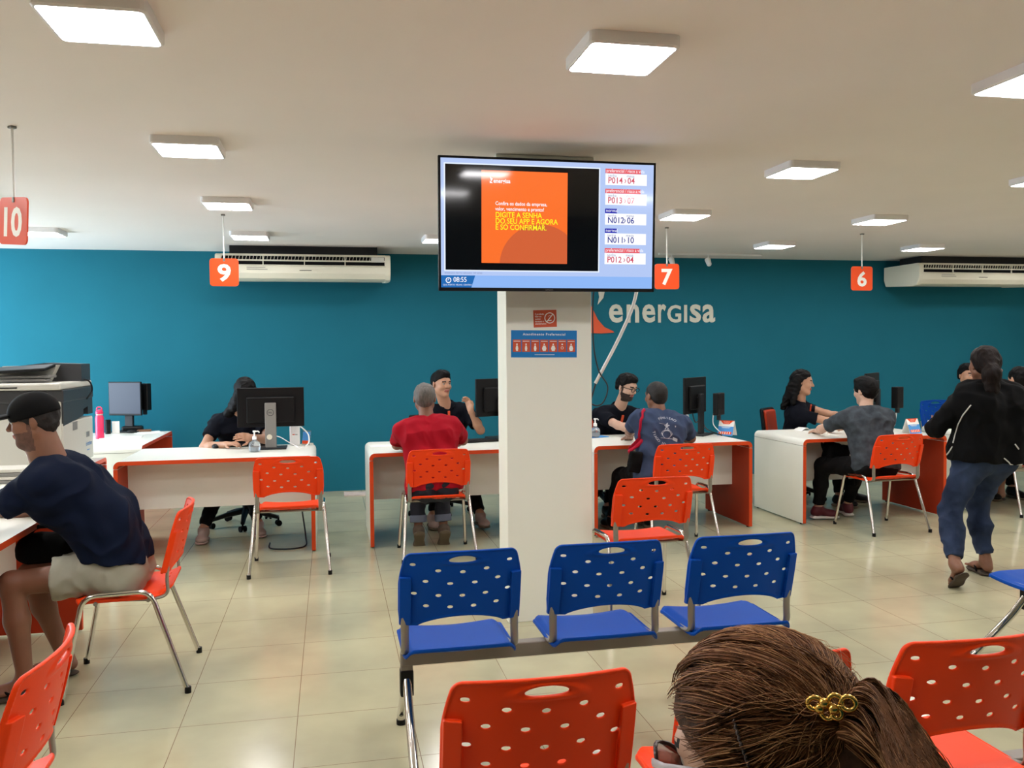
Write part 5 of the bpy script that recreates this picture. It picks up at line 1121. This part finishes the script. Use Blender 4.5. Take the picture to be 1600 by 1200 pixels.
# print on the slate T-shirt
J = J6; t = J['t']; bv = bvh_of(t, ['shirt']); U, Rr, Fw = J['U'], J['R'], J['F']
G = Graphic(); M_print = mat('shirt_print', rgb(176, 180, 190), .8)
for word, rad, a0, da, sz in (('PENSIERO', 0.098, 128, -10.6, 0.030), ('TIAGO JO', 0.125, 196, 9.5, 0.030)):
    for k, ch in enumerate(word):
        a = R(a0+da*k); x = rad*math.cos(a); y = rad*math.sin(a)
        G.text(ch, x, y, sz, M_print, bold=0.01, align='CENTER', rot=(a-PI/2) if da < 0 else (a+PI/2))
for x0, y0, x1, y1 in ((-.07, .05, -.01, .046), (.01, .046, .07, .03), (-.008, .02, .008, .064), (-.02, .035, .02, .043), (-.02, -.008, .02, .006), (-.014, .006, -.004, .02), (.004, .006, .014, .02), (-.04, -.02, -.03, -.05), (.03, -.02, .04, -.045), (-.05, -.07, .05, -.064), (.05, -.05, .09, -.085)):
    G.poly([(x0, y0), (x1, y0+(y1-y0)*.3), (x1, y1), (x0, y1-(y1-y0)*.3)], M_print)
G.ring(0, -.035, .030, .034, M_print, n=20); G.ring(0, -.045, .045, .048, M_print, n=20, a0=10, a1=170); G.ring(0, 0.03, .004, .010, M_print, n=12)
c0 = J['P'].lerp(J['N'], 0.66)+t.location; V = []
cd = -Fw
for (x, y, z) in G.V:
    p = c0+Rr*(x*1.0+0.01)+U*y; q, n, i, dd = bv.ray_cast(p+cd*0.5, -cd); q = q if q is not None else bv.find_nearest(p)[0]; V.append(q+cd*0.0025-t.location)
me = bpy.data.meshes.new('chest_print'); me.from_pydata([tuple(v) for v in V], [], G.F); o = link('back_print', me, t, [M_print])
# red strap with bag
bv = bvh_of(t, ['shirt', 'body']); M_rstrap = mat('red_strap', rgb(176, 22, 52), .7, spec=.2)
tb = thing('shoulder_bag', 'small black and red bag hanging by a red strap from the slate-shirted man', 'bag', (2.33, 6.62, 0.66))
sp = [at(1001, 640, 6.55), at(994, 652, 6.48), at(989, 668, 6.46), at(986, 686, 6.46)]
sp = [q_+V3(0, -.012, 0) for q_ in drape(bv, dense(sp), (2.58, 6.62, 0))]+[at(984, 700, 6.50), at(985, 712, 6.52)]
sp = [p-tb.location for p in sp]
bm = bmesh.new(); sweep(bm, sp, 0.014, 8, sx=.25, sy=1.0, up=(0, -1, 0)); obj('strap', bm, M_rstrap, tb, smooth=True)
c = at(992, 722, 6.42)-tb.location; S = SDF(); S.box(c, (V3(.95, .2, -.2).normalized(), V3(-.2, .95, 0).normalized(), V3(.2, 0, .95).normalized()), (.055, .03, .085), .02); S.build('pouch', .004, M_blackm, tb, fold=.006, ffreq=40)
S = SDF(); 
for a_, b_ in (((984, 705), (1003, 690)), ((986, 712), (998, 728)), ((1003, 690), (1006, 708))): S.cone(at(a_[0], a_[1], 6.50)-tb.location, at(b_[0], b_[1], 6.50)-tb.location, .016, .02, .02)
S.build('knotted_scarf', .004, M_rstrap, tb, fold=.004, ffreq=50)
# white piping on the black cardigan
J = J11; t = J['t']; bv = bvh_of(t, ['cardigan']); M_pipe = mat('white_piping', rgb(206, 204, 198), .8); P_ = J['P']+t.location
for ln in ([(1517, 633), (1505, 648), (1497, 663), (1492, 680), (1489, 692)], [(1478, 712), (1483, 706), (1488, 698)], [(1569, 716), (1576, 722), (1583, 731), (1592, 734), (1597, 726)], [(1586, 694), (1592, 702)]):
    out = []
    for p in dense([at(a_, b_, 4.6) for a_, b_ in ln], 5):
        d = (p-V3(0, 0, EYE)).normalized(); q, n, i, dd = bv.ray_cast(p-d*0.4, d)
        if q is not None: out.append(q-d*0.004-t.location)
    if len(out) > 2: bm = bmesh.new(); sweep(bm, out, 0.0042, 6); obj('piping', bm, M_pipe, t, smooth=True)
bm = bmesh.new(); hp = J['hp']; c = hp(-.02, -.135, -.03)
sweep(bm, [c+(J['r']*math.cos(a)+J['f']*math.sin(a)*.9+J['u']*(.3*math.sin(a)))*.052 for a in [2*PI*k/20 for k in range(21)]], .005, 8); obj('hair_tie', bm, mat('brown_band', rgb(92, 60, 48), .5), t, smooth=True)
# bags on laps
tb = thing('lap_bag', 'black backpack resting on the knees of the grey-shirted man', 'bag', (4.39, 6.93, 0.535))
S = SDF(); S.box((0, 0, 0.03), (V3(1, .1, -.25).normalized(), V3(-.1, 1, 0).normalized(), V3(.25, 0, 1).normalized()), (.12, .07, .12), .04, .02); S.cone((-.11, 0, .10), (-.14, -.01, .17), .02, .012, .03); S.build('bag_body', .005, M_blackm, tb, fold=.012, ffreq=22)
bm = bmesh.new(); sweep(bm, fillet([(.10, -.06, .04), (.13, -.08, -.1), (.14, -.08, -.22)], .05), .012, 8, sx=.3, up=(0, 1, 0)); obj('strap', bm, M_blackm, tb, smooth=True)
tb = thing('lap_bag', 'black bag on the lap of the man in the cap, against the desk edge', 'bag', (-1.33, 4.44, 0.62))
S = SDF(); S.box((0, 0, 0.0), (V3(1, .1, 0).normalized(), V3(-.1, 1, 0).normalized(), V3(0, 0, 1)), (.13, .07, .075), .06, .02); S.build('bag_body', .005, M_blackm, tb, fold=.010, ffreq=22)
bm = bmesh.new(); sweep(bm, fillet([(-.08, 0, .06), (-.05, 0, .105), (.05, 0, .105), (.08, 0, .06)], .04), .01, 8); obj('handle', bm, M_blackm, tb, smooth=True)

# ---------------------------------------------------------------- woman in the foreground, seen from above behind
Hc = at(1190, 1180, 0.885)
M_hA = mat('brown_hair', rgb(104, 66, 40), .5, noise=.4, nscale=60, spec=.16, stretch=(1, 1, 1)); M_hB = mat('light_brown_hair', rgb(168, 122, 82), .5, spec=.2); M_hC = mat('dark_brown_hair_base', rgb(72, 48, 32), .6, spec=.2, noise=.3, nscale=40, bump=.5, bscale=80)
JF = person('woman with brown pinned-up hair and glasses at the bottom edge in the foreground', (Hc.x+0.06, 0.71, 0.53), (Hc.x+0.04, 0.78, Hc.z-0.19), (0.5, 1, 0), tuple(Hc), (-.62, .75, -.28),
    {1: dict(w=(Hc.x-.22, 1.02, .60), hint=(0, .4, -1)), -1: dict(w=(Hc.x-.25, .78, .60), hint=(0, -.5, -1))},
    {1: dict(a=(Hc.x-.18, 1.12, .105), hint=(-.4, .6, .8), foot=(-.6, 1, 0), shoe='flip'), -1: dict(a=(Hc.x-.35, .95, .105), hint=(-.6, .6, .8), foot=(-1, .6, 0), shoe='flip')},
    SKb, shirt=mat('plum_cotton', rgb(70, 40, 52), .85, spec=.2), pants=dict(m=M_blkpt), h=.0055, seed=20, bw=1.05, sleeve=.6)
t = JF['t']; hp = JF['hp']; A_ = (JF['r'], JF['f'], JF['u'])
S = SDF(); S.ell(hp(0, -.014, .034), A_, (.086, .106, .098), .02, cut=[(hp(0, .060, .05), (JF['f']*.75-JF['u']*.66).normalized())]); S.ell(hp(0, -.05, -.02), A_, (.074, .062, .075), .04)
S.ell(hp(-.02, -.115, .0), A_, (.034, .028, .040), .03); S.cone(hp(-.02, -.125, -.02), hp(-.01, -.125, -.12), .028, .02, .03)
S.build('hair', .004, M_hC, t, fold=.005, ffreq=60)
rs = random.Random(11)
T = V3(-.034, -.112, .046)      # gathering point at the clip, head coordinates
def ell_pt(d, k): d = d.normalized(); return V3(d.x*.089*k, -.014+d.y*.109*k, .034+d.z*.101*k)
def strand_mesh(name, paths, m, rad):
    V = []; F = []
    for P in paths:
        n0 = len(V); n = len(P)
        for i, p in enumerate(P):
            tg = (P[min(i+1, n-1)]-P[max(i-1, 0)]).normalized(); a = tg.orthogonal().normalized(); b = tg.cross(a); rr = rad*(1-.75*(i/(n-1))**3)*(0.4+0.6*min(1, i/2))
            for q in range(3): V.append(p+a*math.cos(2.094*q)*rr+b*math.sin(2.094*q)*rr)
        for i in range(n-1):
            for q in range(3): F.append((n0+3*i+q, n0+3*i+(q+1) % 3, n0+3*i+3+(q+1) % 3, n0+3*i+3+q))
    me = bpy.data.meshes.new(name); me.from_pydata([tuple(v) for v in V], [], F); me.polygons.foreach_set('use_smooth', [True]*len(F)); return link(name, me, t, [m])
def W(v): return hp(v.x, v.y, v.z)
Td = V3((T.x)/.089, (T.y+.014)/.109, (T.z-.034)/.101).normalized()
def make(n, lay, wav, fly=0):
    out = []
    for _ in range(n):
        while True:
            d = V3(rs.gauss(0, 1), rs.gauss(0, 1), rs.gauss(0, 1)).normalized()
            if d.z < -.75 or d.dot(Td) > .93: continue
            if d.y > .62+.4*max(0, d.z) and d.z < .40: continue
            break
        # hair starts near the front hairline or parting and is combed back to the clip, in loose locks
        ph = math.floor(d.x*9+d.z*7)*1.7; base = 1.0+lay*rs.random()+.026*math.sin(ph*2.3); P = []; k0 = rs.uniform(0, .35)*(rs.random() < .5); N = 12; ang = d.angle(Td)
        side = Td.cross(d).normalized()
        for i in range(N+1):
            s_ = k0+(1-k0)*i/N; w_ = math.sin((1-s_)*ang)/math.sin(ang); v_ = math.sin(s_*ang)/math.sin(ang); q = d*w_+Td*v_
            q = q+side*(.17*math.sin(ph+s_*3.1)+wav*math.sin(ph*3+s_*9))*math.sin(PI*min(1, s_))*.8
            k = base+.035*math.sin(PI*s_)*(.6+.4*math.sin(ph))+(.10*fly*math.sin(PI*(i/N))*rs.uniform(.7, 1) if fly else 0)
            P.append(W(ell_pt(q, k)))
        out.append(P)
    return out
strand_mesh('hair_strands', make(4600, .055, .04), M_hA, .00075)['kind'] = 'stuff'
strand_mesh('light_strands', make(1100, .07, .06), M_hB, .00055)['kind'] = 'stuff'
strand_mesh('flyaway_strands', make(60, .05, .10, 1), M_hB, .0003)['kind'] = 'stuff'
def tail(n, spread):
    out = []
    for _ in range(n):
        a = rs.uniform(0, 2*PI); r_ = rs.random()**.5; x = math.cos(a)*r_; z = math.sin(a)*r_; P = []
        st = T+V3(x*.03, -.002, z*.02); ph = math.floor(a*3)*1.9
        L = rs.uniform(.75, 1.1)
        for i in range(12):
            s_ = i/11*L; p = st+V3(x*spread*s_*1.2+.03*s_+.008*math.sin(ph+s_*8), -.055*math.sin(min(1, s_*1.2)*PI*.62)+z*.03*s_-.01, -.19*s_**1.4+z*.045*math.sin(PI*min(1, s_))+.018*math.sin(PI*s_)); P.append(W(p))
        out.append(P)
    return out
strand_mesh('tail_strands', tail(2200, .055), M_hA, .0008)['kind'] = 'stuff'
strand_mesh('light_tail_strands', tail(500, .065), M_hB, .00055)['kind'] = 'stuff'
# gold hair clip
M_gold = mat('gold', rgb(222, 180, 96), .22, 1.0)
bm = bmesh.new(); c0 = V3(T.x-.030, T.y-.012, T.z+.028)
def wloop(cx, cz, rx, rz, y=0, r0=.0026):
    cx *= .8; cz *= .9; rx *= .68; rz *= .75
    sweep(bm, [W(c0+V3(-.25*cx, cx*1.0-.0, cz)+V3(-rx*.3*math.cos(a), rx*math.cos(a), rz*math.sin(a))+V3(-.006, 0, 0)) for a in [2*PI*k/16 for k in range(17)]], r0, 7)
for cx, cz, rx, rz in ((.016, .004, .010, .008), (.005, -.006, .008, .010), (-.008, .004, .009, .008), (-.022, .0, .010, .009), (-.006, -.009, .007, .007)): wloop(cx, cz, rx, rz)
obj('hair_clip', bm, M_gold, t, smooth=True)
for cx, cz in ((.004, .003), (-.004, -.003), (.01, -.002)):
    bm = bmesh.new(); ball(bm, W(c0+V3(-.008, cx, cz)), .0055, 10); obj('clip_bead', bm, M_gold, t, smooth=True)
# hair pin on the left side
bm = bmesh.new(); pp = []
for i in range(30):
    s_ = i/29; d = V3(-.93, -.10-.05*s_, .42-.52*s_); q = ell_pt(d, 1.075); pp.append(W(q)+JF['f']*(.0013*math.sin(s_*60)))
sweep(bm, pp, .0018, 6, radii=[.0016+.0008*math.sin(i*2.2) for i in range(30)]); obj('hair_pin', bm, mat('pewter', rgb(110, 100, 104), .3, .9), t, smooth=True)
# sunglasses-like frames
M_gl = mat('smoky_lens', rgb(70, 40, 44), .08, trans=.5, alpha=.75); M_fr = mat('tortoise_frame', rgb(52, 30, 30), .2)
for s in (-1, 1):
    pts = [hp(s*.034+.027*math.cos(a)*1.0, .112-.012*abs(math.cos(a)), .004+.023*math.sin(a)+(.006*s*math.cos(a))) for a in [2*PI*k/24 for k in range(24)]]
    bm = bmesh.new(); vs = [bm.verts.new(p) for p in pts]; vb = [bm.verts.new(p-JF['f']*.0015) for p in pts]; bm.faces.new(vs); bm.faces.new(vb[::-1])
    for i in range(24): bm.faces.new((vs[i], vs[(i+1) % 24], vb[(i+1) % 24], vb[i]))
    obj('lens', bm, M_gl, t); bm = bmesh.new(); sweep(bm, pts+[pts[0]], .0026, 8); obj('rim', bm, M_fr, t, smooth=True)
    bm = bmesh.new(); sweep(bm, [hp(s*.062, .105, .014), hp(s*.078, .08, .014), hp(s*.086, .03, .012), hp(s*.088, -.01, .006)], .003, 8, sx=1.8, sy=.7, up=(0, 0, 1)); obj('temple', bm, mat('pale_temple', rgb(188, 182, 186), .25), t, smooth=True)
